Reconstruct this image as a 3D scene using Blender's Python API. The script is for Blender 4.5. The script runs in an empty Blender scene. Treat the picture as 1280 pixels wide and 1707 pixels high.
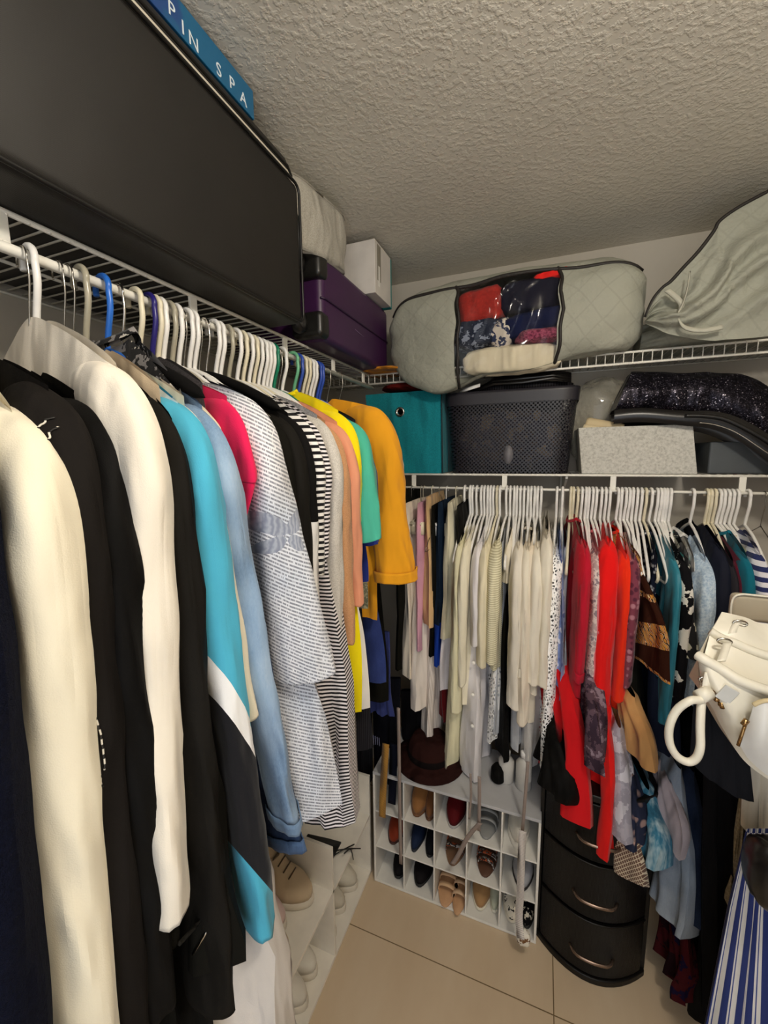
import bpy, bmesh, math, random
from math import sin, cos, pi, radians
from mathutils import Vector, Matrix, Euler, noise
from mathutils.bvhtree import BVHTree

# ------------------------------------------------------------------ camera, world, lights, exposure
S = bpy.context.scene
COL = S.collection
H_CAM = 1.66
F_PX, CX, CY = 680.5, 636.5, 853.1
def _cam_rot():
    a, b, c = radians(-21.498), radians(7.860), radians(-0.715)
    B = Matrix(((1, 0, 0), (0, 0, -1), (0, 1, 0)))
    Rz = Matrix(((cos(a), -sin(a), 0), (sin(a), cos(a), 0), (0, 0, 1)))
    Rx = Matrix(((1, 0, 0), (0, cos(b), -sin(b)), (0, sin(b), cos(b))))
    Rr = Matrix(((cos(c), -sin(c), 0), (sin(c), cos(c), 0), (0, 0, 1)))
    return Rr @ Rx @ B @ Rz
CR = _cam_rot()
cd = bpy.data.cameras.new('camera')
cam = bpy.data.objects.new('camera', cd)
COL.objects.link(cam)
cd.sensor_fit = 'HORIZONTAL'; cd.sensor_width = 36.0
cd.lens = 36.0 * F_PX / 1280
cd.shift_x = (640 - CX) / 1280; cd.shift_y = (CY - 853.5) / 1280
cd.clip_start = 0.02
M4 = Matrix((CR[0], -CR[1], -CR[2])).transposed().to_4x4()
cam.matrix_world = Matrix.Translation((0, 0, H_CAM)) @ M4
S.camera = cam

def at(px, py, **k):
    """point where the sight line through a photo pixel meets a world plane x=, y= or z="""
    d = CR.transposed() @ Vector(((px - CX) / F_PX, (py - CY) / F_PX, 1.0))
    ax = 'xyz'.index(list(k)[0]); v = list(k.values())[0]
    o = Vector((0, 0, H_CAM))
    return o + d * ((v - o[ax]) / d[ax])

W = bpy.data.worlds.new('world'); S.world = W; W.use_nodes = True
W.node_tree.nodes['Background'].inputs[0].default_value = (1.0, 0.93, 0.85, 1)
W.node_tree.nodes['Background'].inputs[1].default_value = 0.45
LAMP = (0.40, 0.20, 2.33)
LAMP_W = 27
def light(name, kind, loc, power, col, size=0.1, rot=(0, 0, 0), sy=None):
    l = bpy.data.lights.new(name, kind); l.energy = power; l.color = col
    if kind == 'AREA':
        l.size = size
        if sy: l.shape = 'RECTANGLE'; l.size_y = sy
    else: l.shadow_soft_size = size
    o = bpy.data.objects.new(name, l); o.location = loc; o.rotation_euler = rot
    COL.objects.link(o); return o
light('ceiling_bulb', 'POINT', LAMP, LAMP_W, (1.0, 0.925, 0.81), 0.06)
light('doorway_fill', 'AREA', (0.15, -0.66, 1.25), 9, (0.86, 0.92, 1.0), 0.75, (radians(90), 0, 0), 1.9)  # soft cool fill light, added at the unseen doorway behind the camera
vs = S.view_settings
vs.view_transform = 'Standard'; vs.look = 'None'; vs.gamma = 1; vs.use_curve_mapping = False
vs.exposure = 0.0

# ------------------------------------------------------------------ materials
def lin(h):
    if isinstance(h, (tuple, list)): r, g, b = [c / 255 for c in h[:3]]
    else: r, g, b = int(h[0:2], 16) / 255, int(h[2:4], 16) / 255, int(h[4:6], 16) / 255
    f = lambda c: c / 12.92 if c <= .04045 else ((c + .055) / 1.055) ** 2.4
    return (f(r), f(g), f(b), 1)
class NT:
    def __init__(s, name):
        s.m = bpy.data.materials.new(name); s.m.use_nodes = True
        s.t = s.m.node_tree; s.b = s.t.nodes['Principled BSDF']
        s.tc = s.t.nodes.new('ShaderNodeTexCoord')
    def n(s, typ, **k):
        nd = s.t.nodes.new(typ)
        for a, v in k.items(): setattr(nd, a, v)
        return nd
    def l(s, a, b): s.t.links.new(a, b)
    def co(s, scale=(1, 1, 1), rot=(0, 0, 0)):
        mp = s.n('ShaderNodeMapping'); mp.inputs['Scale'].default_value = scale
        mp.inputs['Rotation'].default_value = rot
        s.l(s.tc.outputs['Object'], mp.inputs['Vector']); return mp.outputs[0]
    def noise(s, sc, scale=(1, 1, 1), detail=2, rough=.5, vec=None):
        nd = s.n('ShaderNodeTexNoise'); nd.inputs['Scale'].default_value = sc
        nd.inputs['Detail'].default_value = detail; nd.inputs['Roughness'].default_value = rough
        s.l(vec or s.co(scale), nd.inputs['Vector']); return nd.outputs['Fac']
    def vor(s, sc, scale=(1, 1, 1), feature='F1', out='Distance', vec=None):
        nd = s.n('ShaderNodeTexVoronoi'); nd.feature = feature; nd.inputs['Scale'].default_value = sc
        s.l(vec or s.co(scale), nd.inputs['Vector']); return nd.outputs[out]
    def wave(s, sc, axis='Z', dist=0, dscale=1, scale=(1, 1, 1), rot=(0, 0, 0)):
        nd = s.n('ShaderNodeTexWave'); nd.bands_direction = axis; nd.inputs['Scale'].default_value = sc
        nd.inputs['Distortion'].default_value = dist; nd.inputs['Detail Scale'].default_value = dscale
        nd.inputs['Detail'].default_value = 1
        s.l(s.co(scale, rot), nd.inputs['Vector']); return nd.outputs['Fac']
    def ramp(s, fac, stops, const=False):
        r = s.n('ShaderNodeValToRGB'); e = r.color_ramp.elements
        if const: r.color_ramp.interpolation = 'CONSTANT'
        while len(e) < len(stops): e.new(.5)
        for i, (p, c) in enumerate(stops): e[i].position = p; e[i].color = c if len(c) == 4 else lin(c)
        s.l(fac, r.inputs[0]); return r.outputs[0]
    def math(s, op, a, b=None, c=None):
        m = s.n('ShaderNodeMath'); m.operation = op
        for i, v in enumerate((a, b, c)):
            if v is None: continue
            if isinstance(v, (int, float)): m.inputs[i].default_value = v
            else: s.l(v, m.inputs[i])
        return m.outputs[0]
    def mix(s, fac, a, b):
        m = s.n('ShaderNodeMix', data_type='RGBA')
        for sock, v in ((m.inputs[0], fac), (m.inputs[6], a), (m.inputs[7], b)):
            if isinstance(v, (int, float)): sock.default_value = v
            elif isinstance(v, (str, tuple)): sock.default_value = lin(v) if isinstance(v, str) or len(v) == 3 else v
            else: s.l(v, sock)
        return m.outputs[2]
    def bump(s, h, st, dist=.002, prev=None):
        b = s.n('ShaderNodeBump'); b.inputs['Strength'].default_value = st; b.inputs['Distance'].default_value = dist
        s.l(h, b.inputs['Height'])
        if prev: s.l(prev, b.inputs['Normal'])
        s.l(b.outputs[0], s.b.inputs['Normal']); return b.outputs[0]
    def xyz(s):
        q = s.n('ShaderNodeSeparateXYZ'); s.l(s.tc.outputs['Object'], q.inputs[0]); return q.outputs
    def base(s, v):
        if isinstance(v, (str, tuple)): s.b.inputs['Base Color'].default_value = lin(v)
        else: s.l(v, s.b.inputs['Base Color'])
MC = {}
def solid(name, col, rough=.5, metal=0, var=.0, coat=0, spec=.5):
    if name in MC: return MC[name]
    n = NT(name); n.b.inputs['Roughness'].default_value = rough; n.b.inputs['Metallic'].default_value = metal
    n.b.inputs['Specular IOR Level'].default_value = spec
    if coat: n.b.inputs['Coat Weight'].default_value = coat
    c = lin(col)
    f = n.noise(14, detail=3)
    k = .07 + var
    n.base(n.ramp(f, [(.3, tuple(x * (1 - k) for x in c[:3]) + (1,)), (.7, tuple(min(1, x * (1 + k)) for x in c[:3]) + (1,))]))
    MC[name] = n.m; return n.m
def fabric(col, pat=None, col2='000000', col3='808080', sc=1.0, rough=.92, weave=1.0, fold=1.0, sheen=.15, rot=0):
    key = ('fab', col, pat, col2, col3, sc, rough, weave, fold, rot)
    if key in MC: return MC[key]
    n = NT('fabric_' + (pat or 'plain')); b = n.b; b.inputs['Roughness'].default_value = rough
    dark = sum(lin(col)[:3]) < .15 if len(col) == 6 else False
    b.inputs['Specular IOR Level'].default_value = .10 if dark else .22
    b.inputs['Sheen Weight'].default_value = 0 if dark else sheen * .6
    X, Y, Z = n.xyz()
    c = None
    if pat is None:
        cl = lin(col); f = n.noise(9, (1, 1, .5), 3)
        c = n.ramp(f, [(.3, tuple(x * .92 for x in cl[:3]) + (1,)), (.7, tuple(min(1, x * 1.06) for x in cl[:3]) + (1,))])
    elif pat == 'denim':
        c = n.mix(n.noise(330 * sc, (1, 1, .35), 2, .8), col, col2)
        c = n.mix(n.ramp(n.noise(6, detail=2), [(.42, '000000'), (.62, 'ffffff')]), c, n.mix(n.noise(300, (1, 1, .3)), col, col3))
    elif pat == 'heather':
        c = n.mix(n.ramp(n.noise(420 * sc, detail=3, rough=.7), [(.4, '000000'), (.6, 'ffffff')]), col, col2)
    elif pat == 'stripe':      # horizontal bands
        c = n.ramp(n.wave(16 * sc, 'Z', 1.2, .6), [(0, col), (.5, col2)], True)
    elif pat == 'vstripe':
        c = n.ramp(n.wave(16 * sc, 'X', .4, .6), [(0, col), (.5, col2)], True)
    elif pat == 'ystripe':
        c = n.ramp(n.wave(16 * sc, 'DIAGONAL', .4, .6, scale=(1, 1, rot)), [(0, col), (.5, col2)], True)
    elif pat == 'text':
        row = n.math('MULTIPLY', n.math('ADD', n.math('ADD', Z, n.math('MULTIPLY', Y, .42)), n.math('MULTIPLY', X, .3)), 150 * sc)
        fr = n.math('FRACT', row); rid = n.math('FLOOR', row)
        cmb = n.n('ShaderNodeCombineXYZ')
        n.l(n.math('MULTIPLY', n.math('ADD', X, n.math('MULTIPLY', Y, 1.5)), 240 * sc), cmb.inputs[0])
        n.l(n.math('MULTIPLY', rid, 7.3), cmb.inputs[1])
        nn = n.n('ShaderNodeTexNoise'); nn.inputs['Scale'].default_value = 1; nn.inputs['Detail'].default_value = 3
        nn.inputs['Roughness'].default_value = .8; n.l(cmb.outputs[0], nn.inputs['Vector'])
        ink = n.math('MULTIPLY', n.math('GREATER_THAN', nn.outputs['Fac'], .44), n.math('LESS_THAN', fr, .5))
        # a printed butterfly: four wings and a body as ellipses in the cloth
        def ell(cy, cz, ry, rz, a):
            dy = n.math('SUBTRACT', Y, cy); dz = n.math('SUBTRACT', Z, cz)
            p = n.math('ADD', n.math('MULTIPLY', dy, cos(a) / ry), n.math('MULTIPLY', dz, sin(a) / ry))
            q = n.math('SUBTRACT', n.math('MULTIPLY', dz, cos(a) / rz), n.math('MULTIPLY', dy, sin(a) / rz))
            return n.math('LESS_THAN', n.math('ADD', n.math('MULTIPLY', p, p), n.math('MULTIPLY', q, q)), 1.0)
        by, bz = 0.005, -.40
        w = None
        for e in ((by - .022, bz + .018, .028, .014, -.7), (by + .020, bz + .018, .026, .014, .7),
                  (by - .016, bz - .018, .018, .011, .8), (by + .016, bz - .018, .018, .011, -.8)):
            v = ell(*e); w = v if w is None else n.math('MAXIMUM', w, v)
        c = n.mix(n.ramp(n.noise(5, detail=2), [(.4, '000000'), (.65, 'ffffff')]), col, col3)
        c = n.mix(n.math('MULTIPLY', ink, .8), c, col2)
        c = n.mix(w, c, n.mix(n.wave(45, 'Y', 4, 2), '868da0', 'a9afbd'))
    elif pat == 'plaid':
        a = n.ramp(n.wave(12 * sc, 'Z'), [(0, '000000'), (.6, 'ffffff')], True)
        d = n.ramp(n.wave(12 * sc, 'X'), [(0, '000000'), (.6, 'ffffff')], True)
        c = n.mix(n.math('MULTIPLY', n.math('ADD', a, d), .5), col, col2)
        c = n.mix(n.ramp(n.wave(24 * sc, 'DIAGONAL'), [(0, '000000'), (.93, 'ffffff')], True), c, col3)
    elif pat == 'floral':
        v = n.vor(38 * sc, out='Color'); bw = n.n('ShaderNodeSeparateColor'); n.l(v, bw.inputs[0])
        d = n.vor(38 * sc)
        c = n.mix(n.math('GREATER_THAN', bw.outputs[0], .55), col, col2)
        c = n.mix(n.math('GREATER_THAN', bw.outputs[1], .75), c, col3)
        c = n.mix(n.ramp(d, [(.35, '000000'), (.55, 'ffffff')]), c, col)
    elif pat == 'blotch':
        f = n.noise(22 * sc, detail=4, rough=.6)
        c = n.ramp(f, [(0, col), (.45, col2), (.56, col3)], True)
    elif pat == 'batik':
        f = n.noise(18 * sc, (1, 1, .25), 4, .65)
        c = n.ramp(f, [(.35, col), (.5, col2), (.68, col3)])
    elif pat == 'lattice':
        a = n.wave(30 * sc, 'DIAGONAL', 0, 1, (1, 1, 1)); d = n.wave(30 * sc, 'DIAGONAL', 0, 1, (1, 1, -1))
        m = n.math('MAXIMUM', a, d)
        c = n.mix(n.ramp(m, [(.86, '000000'), (.92, 'ffffff')]), n.mix(n.noise(50), col, col3), col2)
    elif pat == 'ethnic':      # dark brown cloth with ornamental borders at the armhole, waist and hem
        f = n.vor(45, (1, 1, 1.4)); g = n.wave(26, 'DIAGONAL', 3, 2)
        orn = n.ramp(n.math('MULTIPLY', n.math('ADD', f, g), .5), [(0, 'd79a4b'), (.3, '7b3428'), (.42, 'e8c79a'), (.55, '2a1714'), (.7, 'c98a3e')], True)
        ZZ = n.math('ADD', Z, n.math('MULTIPLY', n.math('ABSOLUTE', X), -.30))
        z1 = n.math('LESS_THAN', n.math('ABSOLUTE', n.math('ADD', ZZ, .475)), .034)
        z0 = n.math('GREATER_THAN', Z, -.235)
        z2 = n.math('LESS_THAN', n.math('ABSOLUTE', n.math('ADD', Z, .492)), .010)
        z3 = n.math('LESS_THAN', n.math('ABSOLUTE', n.math('ADD', Z, .285)), .008)
        m = n.math('MAXIMUM', n.math('MAXIMUM', z1, z2), n.math('MAXIMUM', z0, z3))
        c = n.mix(m, col, orn)
    elif pat == 'track':       # turquoise, white piping, black panel and turquoise cuff
        k = n.math('ADD', Z, n.math('ADD', n.math('MULTIPLY', Y, 2.2), n.math('MULTIPLY', X, .3)))
        k = n.math('MULTIPLY', k, -1)
        c = n.ramp(k, [(0, '4cadcb'), (.50, 'f2f2f2'), (.555, '15151a'), (.775, '4cadcb'), (.98, '4aa8c6')], True)
    elif pat == 'tiestripe':
        k = n.math('FRACT', n.math('MULTIPLY', n.math('ADD', Y, n.math('MULTIPLY', Z, .22)), 21))
        c = n.ramp(k, [(0, 'eef0f0'), (.16, '4cadcb'), (.40, 'eef0f0'), (.5, '2b2020'), (.85, 'cfe5ea')], True)
    elif pat == 'panelwhite':
        c = n.ramp(n.math('MULTIPLY', Z, -1), [(0, col), (sc, col2)], True)
    elif pat == 'crochet':
        d = n.vor(75 * sc, (1, 1, .8), 'DISTANCE_TO_EDGE')
        al = n.ramp(d, [(0, 'ffffff'), (.20, '000000')], True)
        c = n.mix(d, 'ffffff', col)
        n.l(al, b.inputs['Alpha'])
        n.bump(d, -.6, .004)
        n.base(c); MC[key] = n.m; return n.m
    elif pat == 'fuzzy':
        cl = lin(col); f = n.noise(160 * sc, detail=4, rough=.8)
        c = n.ramp(f, [(.3, tuple(x * .6 for x in cl[:3]) + (1,)), (.7, tuple(min(1, x * 1.25) for x in cl[:3]) + (1,))])
        n.bump(f, 1.0, .006); n.base(c); MC[key] = n.m; return n.m
    elif pat == 'sequin':
        v = n.vor(420, out='Color'); bw = n.n('ShaderNodeSeparateColor'); n.l(v, bw.inputs[0])
        c = n.ramp(bw.outputs[0], [(0, '17151b'), (.6, '2b2830'), (.92, '5d5864'), (.985, 'c8c0cc')], True)
        b.inputs['Metallic'].default_value = .5
        n.bump(bw.outputs[1], .5, .002)
    n.base(c)
    p = None
    if fold:
        p = n.bump(n.noise(7, (2.2, 2.2, .7), 2, .5), .7 * fold, .03)
        rn = n.n('ShaderNodeTexNoise'); rn.noise_type = 'RIDGED_MULTIFRACTAL'; rn.inputs['Scale'].default_value = 9; rn.inputs['Detail'].default_value = 2
        n.l(n.co((1.6, 1.6, .38), (.22, .12, 0)), rn.inputs['Vector']); p = n.bump(rn.outputs['Fac'], 1.0 * fold, .035, p)
    if weave:
        n.bump(n.noise(700, detail=1), .25 * weave, .001, p)
    MC[key] = n.m; return n.m

white_metal = solid('white_vinyl_wire', 'f3f0e6', .35)
white_plastic = solid('white_plastic', 'f4f2ee', .3)
chrome = solid('chrome', 'c9c5bd', .18, 1)
steel_wire = solid('steel_wire', 'a8a49c', .25, 1)
black_plastic = solid('black_plastic', '121212', .35)

# ------------------------------------------------------------------ mesh helpers
class MB:
    def __init__(s): s.v = []; s.f = []
    def add(s, v, f):
        o = len(s.v); s.v += [tuple(p) for p in v]; s.f += [tuple(i + o for i in q) for q in f]; return s
    def box(s, x0, x1, y0, y1, z0, z1):
        return s.add([(x, y, z) for z in (z0, z1) for y in (y0, y1) for x in (x0, x1)],
                     [(0, 2, 3, 1), (4, 5, 7, 6), (0, 1, 5, 4), (2, 6, 7, 3), (0, 4, 6, 2), (1, 3, 7, 5)])
    def hexa(s, p):   # 8 points: bottom ring (4), top ring (4)
        return s.add(p, [(3, 2, 1, 0), (4, 5, 6, 7), (0, 1, 5, 4), (1, 2, 6, 5), (2, 3, 7, 6), (3, 0, 4, 7)])
    def tube(s, pts, r, n=8, cap=True, flat=1.0, up=None):
        pts = [Vector(p) for p in pts]; m = len(pts)
        rs = r if isinstance(r, (list, tuple)) else [r] * m
        T = [(pts[min(i + 1, m - 1)] - pts[max(i - 1, 0)]).normalized() for i in range(m)]
        ref = Vector(up) if up else (Vector((0, 0, 1)) if abs(T[0].z) < .9 else Vector((0, 1, 0)))
        N = (ref - T[0] * ref.dot(T[0])).normalized()
        vs = []
        for i in range(m):
            if i: N = (N - T[i] * N.dot(T[i])); N = N.normalized() if N.length > 1e-6 else T[i].orthogonal().normalized()
            Bn = T[i].cross(N)
            for k in range(n):
                a = 2 * pi * k / n
                vs.append(pts[i] + N * (cos(a) * rs[i]) + Bn * (sin(a) * rs[i] * flat))
        fs = [(i * n + k, i * n + (k + 1) % n, (i + 1) * n + (k + 1) % n, (i + 1) * n + k) for i in range(m - 1) for k in range(n)]
        if cap: fs += [tuple(range(n))[::-1], tuple((m - 1) * n + k for k in range(n))]
        return s.add(vs, fs)
    def grid(s, fn, nu, nv, closeu=False):
        vs = [fn(i / nu, j / nv) for j in range(nv + 1) for i in range(nu if closeu else nu + 1)]
        w = nu if closeu else nu + 1
        fs = []
        for j in range(nv):
            for i in range(nu):
                a = j * w + i; b_ = j * w + (i + 1) % w if closeu else a + 1
                fs.append((a, b_, b_ + w, a + w))
        return s.add(vs, fs)
    def lathe(s, prof, c=(0, 0, 0), n=20, ax='z'):
        vs = []
        for r, h in prof:
            for k in range(n):
                a = 2 * pi * k / n
                p = (r * cos(a), r * sin(a), h)
                if ax == 'x': p = (h, r * cos(a), r * sin(a))
                if ax == 'y': p = (r * cos(a), h, r * sin(a))
                vs.append((p[0] + c[0], p[1] + c[1], p[2] + c[2]))
        m = len(prof)
        fs = [(i * n + k, i * n + (k + 1) % n, (i + 1) * n + (k + 1) % n, (i + 1) * n + k) for i in range(m - 1) for k in range(n)]
        fs += [tuple(range(n))[::-1], tuple((m - 1) * n + k for k in range(n))]
        return s.add(vs, fs)
    def ribbon(s, pts, w, wdir, th=.002):
        wd = Vector(wdir).normalized(); pts = [Vector(p) for p in pts]
        vs = []
        for i, p in enumerate(pts):
            t = (pts[min(i + 1, len(pts) - 1)] - pts[max(i - 1, 0)]).normalized(); nn = t.cross(wd).normalized() * th
            ww = w[i] if isinstance(w, (list, tuple)) else w
            vs += [p - wd * ww + nn, p + wd * ww + nn, p + wd * ww - nn, p - wd * ww - nn]
        m = len(pts)
        fs = [(i * 4 + k, i * 4 + (k + 1) % 4, i * 4 + 4 + (k + 1) % 4, i * 4 + 4 + k) for i in range(m - 1) for k in range(4)]
        fs += [(3, 2, 1, 0), tuple((m - 1) * 4 + k for k in range(4))]
        return s.add(vs, fs)
    def build(s, name, mat, parent=None, smooth=True, bevel=0, sub=0, loc=None, fixn=False):
        me = bpy.data.meshes.new(name); me.from_pydata(s.v, [], s.f); me.update()
        if fixn:
            bm = bmesh.new(); bm.from_mesh(me); bmesh.ops.remove_doubles(bm, verts=bm.verts, dist=1e-5)
            bmesh.ops.recalc_face_normals(bm, faces=bm.faces); bm.to_mesh(me); bm.free()
        o = bpy.data.objects.new(name, me); COL.objects.link(o)
        for m in (mat if isinstance(mat, (list, tuple)) else [mat]): me.materials.append(m)
        if smooth: me.polygons.foreach_set('use_smooth', [True] * len(me.polygons))
        if bevel:
            bv = o.modifiers.new('bevel', 'BEVEL'); bv.width = bevel; bv.segments = 3; bv.limit_method = 'ANGLE'; bv.angle_limit = .6
            if smooth: o.modifiers.new('wn', 'WEIGHTED_NORMAL')
        if sub:
            sb = o.modifiers.new('sub', 'SUBSURF'); sb.levels = sub; sb.render_levels = sub
        if parent: o.parent = parent
        if loc: o.location = loc
        return o
def tag(o, label=None, cat=None, group=None, kind=None):
    if label: o['label'] = label
    if cat: o['category'] = cat
    if group: o['group'] = group
    if kind: o['kind'] = kind
    return o
def empty(name, loc=(0, 0, 0), rz=0, label=None, cat=None, group=None):
    o = bpy.data.objects.new(name, None); o.location = loc; o.rotation_euler = (0, 0, rz); o.empty_display_size = .05
    COL.objects.link(o); return tag(o, label, cat, group)
def struct(name, mb, mat, **k): return tag(mb.build(name, mat, **k), kind='structure')
def cr(P, n=6):
    """Catmull-Rom through tuples of any length"""
    out = []; m = len(P)
    for i in range(m - 1):
        p0, p1, p2, p3 = P[max(i - 1, 0)], P[i], P[i + 1], P[min(i + 2, m - 1)]
        for k in range(n):
            t = k / n
            out.append(tuple(.5 * (2 * b + (c - a) * t + (2 * a - 5 * b + 4 * c - d) * t * t + (3 * b - a - 3 * c + d) * t ** 3) for a, b, c, d in zip(p0, p1, p2, p3)))
    out.append(tuple(P[-1])); return out
def sm(t): t = max(0, min(1, t)); return t * t * (3 - 2 * t)
def hsh(*a): return random.Random(repr(a)).random()
def wob(x, y, z, s):   # smooth pseudo noise
    return (sin(x * 1.7 + s) * cos(y * 2.3 + s * 1.3) + sin(y * 3.1 + z * 1.9 + s * 2.1) * .6 + cos(z * 2.7 - x * 2.1 + s * .7) * .5) / 2.1

# ------------------------------------------------------------------ the room
XL, XR, YB, YF, ZC = -.985, 1.05, 1.90, -.72, 2.44
wm = NT('wall_paint'); wm.base(wm.ramp(wm.noise(3), [(.3, 'c0b9ac'), (.7, 'c8c1b5')])); wm.b.inputs['Roughness'].default_value = .85
wm.bump(wm.noise(90, detail=3), .12, .003); wall_mat = wm.m
cm = NT('knockdown_ceiling'); cm.base(cm.ramp(cm.noise(4), [(.3, 'dbd5c8'), (.7, 'e3ddd0')])); cm.b.inputs['Roughness'].default_value = .9
kn = cm.ramp(cm.noise(78, detail=5, rough=.55), [(.45, '000000'), (.62, 'ffffff')])
cm.bump(kn, .38, .005); ceil_mat = cm.m
fm = NT('floor_tile'); fm.b.inputs['Roughness'].default_value = .28
X, Y, Z = fm.xyz()
def grout(c, off, size):
    q = fm.math('ABSOLUTE', fm.math('SUBTRACT', fm.math('FRACT', fm.math('ADD', fm.math('DIVIDE', fm.math('SUBTRACT', c, off), size), .5)), .5))
    return fm.math('LESS_THAN', q, .0016 / size)
g = fm.math('MAXIMUM', grout(X, .093, 1.2), grout(Y, 1.111, .6))
tile = fm.ramp(fm.noise(5, (1, .4, 1), 4, .6), [(.3, 'cdb698'), (.5, 'd3bd9f'), (.7, 'd9c5a9')])
fm.base(fm.mix(g, tile, '7a6446')); fm.bump(g, -.4, .002); floor_mat = fm.m
struct('floor', MB().box(XL - .1, XR + .1, YF - .1, YB + .1, -.05, 0), floor_mat, smooth=False)
struct('ceiling', MB().box(XL - .1, XR + .1, YF - .1, YB + .1, ZC, ZC + .05), ceil_mat, smooth=False)
struct('wall_back', MB().box(XL - .1, XR + .1, YB, YB + .08, 0, ZC), wall_mat, smooth=False)
struct('wall_left', MB().box(XL - .08, XL, YF, YB, 0, ZC), wall_mat, smooth=False)
struct('wall_right', MB().box(XR, XR + .08, YF, YB, 0, ZC), wall_mat, smooth=False)
struct('wall_front', MB().box(XL, -.25, YF - .1, YF, 0, ZC).box(.57, XR, YF - .1, YF, 0, ZC).box(-.25, .57, YF - .1, YF, 2.04, ZC), wall_mat, smooth=False)
trim = solid('trim_paint', 'e9e5dc', .5)
struct('baseboard_back', MB().box(XL, XR, YB - .012, YB, 0, .09), trim, smooth=False, bevel=.003)
struct('baseboard_left', MB().box(XL, XL + .012, YF, YB - .012, 0, .09), trim, smooth=False, bevel=.003)
struct('baseboard_right', MB().box(XR - .012, XR, YF, YB - .012, 0, .09), trim, smooth=False, bevel=.003)
struct('trim_1', MB().box(-.31, -.25, YF, YF + .015, 0, 2.1).box(.57, .63, YF, YF + .015, 0, 2.1).box(-.25, .57, YF, YF + .015, 2.04, 2.1), trim, smooth=False, bevel=.003)
# ceiling lamp whose bulb lights the closet
lampo = empty('ceiling_lamp', (LAMP[0], LAMP[1], ZC), 0, 'small round white lamp holder on the ceiling', 'lamp')
MB().lathe([(.055, 0), (.055, -.012), (.03, -.03), (.02, -.035)]).build('lamp_holder', white_plastic, lampo)

# ------------------------------------------------------------------ wire shelving
def shelf_y(name, x0, x1, y0, y1, z, label, rod_x=None, rod_z=None, rod_r=.0075, brackets=(), fx=1):
    """shelf along the y axis; x1 = front edge side given by fx"""
    front = x1 if fx > 0 else x0; back = x0 if fx > 0 else x1
    r = empty(name, (0, 0, 0), 0, label, 'shelf')
    MB().tube([(front, y0, z), (front, y1, z)], .0042, 8).build('front_rail', white_metal, r)
    m = MB().tube([(back, y0, z - .004), (back, y1, z - .004)], .003, 6)
    m.tube([((front + back) / 2, y0, z - .005), ((front + back) / 2, y1, z - .005)], .003, 6)
    m.build('support_wire', white_metal, r)
    m = MB(); y = y0 + .01
    while y < y1:
        m.tube([(back, y, z + .002), (front, y, z + .003), (front + .003 * fx, y, z - .004)], .0017, 5); y += .0258
    m.build('cross_wires', white_metal, r)
    if rod_x is not None:
        MB().tube([(rod_x, y0, rod_z), (rod_x, y1, rod_z)], rod_r, 10).build('hanging_rod', white_metal, r)
        for yb in brackets:
            MB().box(front - .003, front + .003, yb - .009, yb + .009, rod_z + rod_r * .6, z).tube([(front, yb, rod_z + rod_r), (rod_x, yb, rod_z + rod_r)], .004, 6).build('bracket', white_metal, r, smooth=False, bevel=.001)
    return r
ZU, ZL = 1.985, 1.582
RODL = (-.665, 1.935); RODB = (1.585, 1.530); RODR = (.735, 1.935)
shelf_y('wire_shelf', XL + .003, -.675, YF + .02, 1.596, ZU, 'white wire shelf with hanging rod along the left wall, under the black suitcase', RODL[0], RODL[1], .0075, [.05, .36, .68, 1.0, 1.28, 1.53])
shelf_y('wire_shelf', .74, XR - .003, -.3, 1.30, ZU, 'white wire shelf with hanging rod on the right wall', RODR[0], RODR[1], .0075, [0, .6, 1.2], fx=-1)
# back upper shelf: two-rail lattice lip
r = empty('wire_shelf', (0, 0, 0), 0, 'upper white wire shelf on the back wall, under the two storage bags', 'shelf')
YFs = 1.598
MB().tube([(XL + .003, YFs, ZU), (XR - .003, YFs, ZU)], .0038, 8).build('top_rail', white_metal, r)
MB().tube([(XL + .003, YFs - .004, ZU - .036), (XR - .003, YFs - .004, ZU - .036)], .0038, 8).build('bottom_rail', white_metal, r)
m = MB(); x = XL + .012
while x < XR - .01:
    m.tube([(x, YB - .004, ZU + .002), (x, YFs, ZU + .003), (x, YFs - .005, ZU - .002), (x, YFs - .005, ZU - .038)], .0017, 5); x += .0268
m.build('cross_wires', white_metal, r)
MB().tube([(XL, YB - .006, ZU), (XR, YB - .006, ZU)], .003, 6).tube([(XL, 1.75, ZU - .004), (XR, 1.75, ZU - .004)], .003, 6).build('support_wire', white_metal, r)
# back lower shelf with rod
r = empty('wire_shelf', (0, 0, 0), 0, 'lower white wire shelf with hanging rod on the back wall, under the teal box', 'shelf')
MB().tube([(XL + .003, YFs, ZL), (XR - .003, YFs, ZL)], .0042, 8).build('front_rail', white_metal, r)
m = MB(); x = XL + .012
while x < XR - .01:
    m.tube([(x, YB - .004, ZL + .002), (x, YFs, ZL + .003), (x, YFs - .004, ZL - .002)], .0017, 5); x += .0268
m.build('cross_wires', white_metal, r)
MB().tube([(XL, YB - .006, ZL), (XR, YB - .006, ZL)], .003, 6).tube([(XL, 1.75, ZL - .004), (XR, 1.75, ZL - .004)], .003, 6).build('support_wire', white_metal, r)
MB().tube([(XL + .003, RODB[0], RODB[1]), (XR - .003, RODB[0], RODB[1])], .0048, 8).build('hanging_rod', white_metal, r)
for px in (690, 841, 1022, 1238):
    p = at(px, 800, y=YFs)
    MB().box(p.x - .009, p.x + .009, YFs - .003, YFs + .003, RODB[1], ZL).tube([(p.x, YFs, RODB[1]), (p.x, RODB[0], RODB[1])], .005, 6).build('bracket', white_metal, r, smooth=False, bevel=.001)
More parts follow.
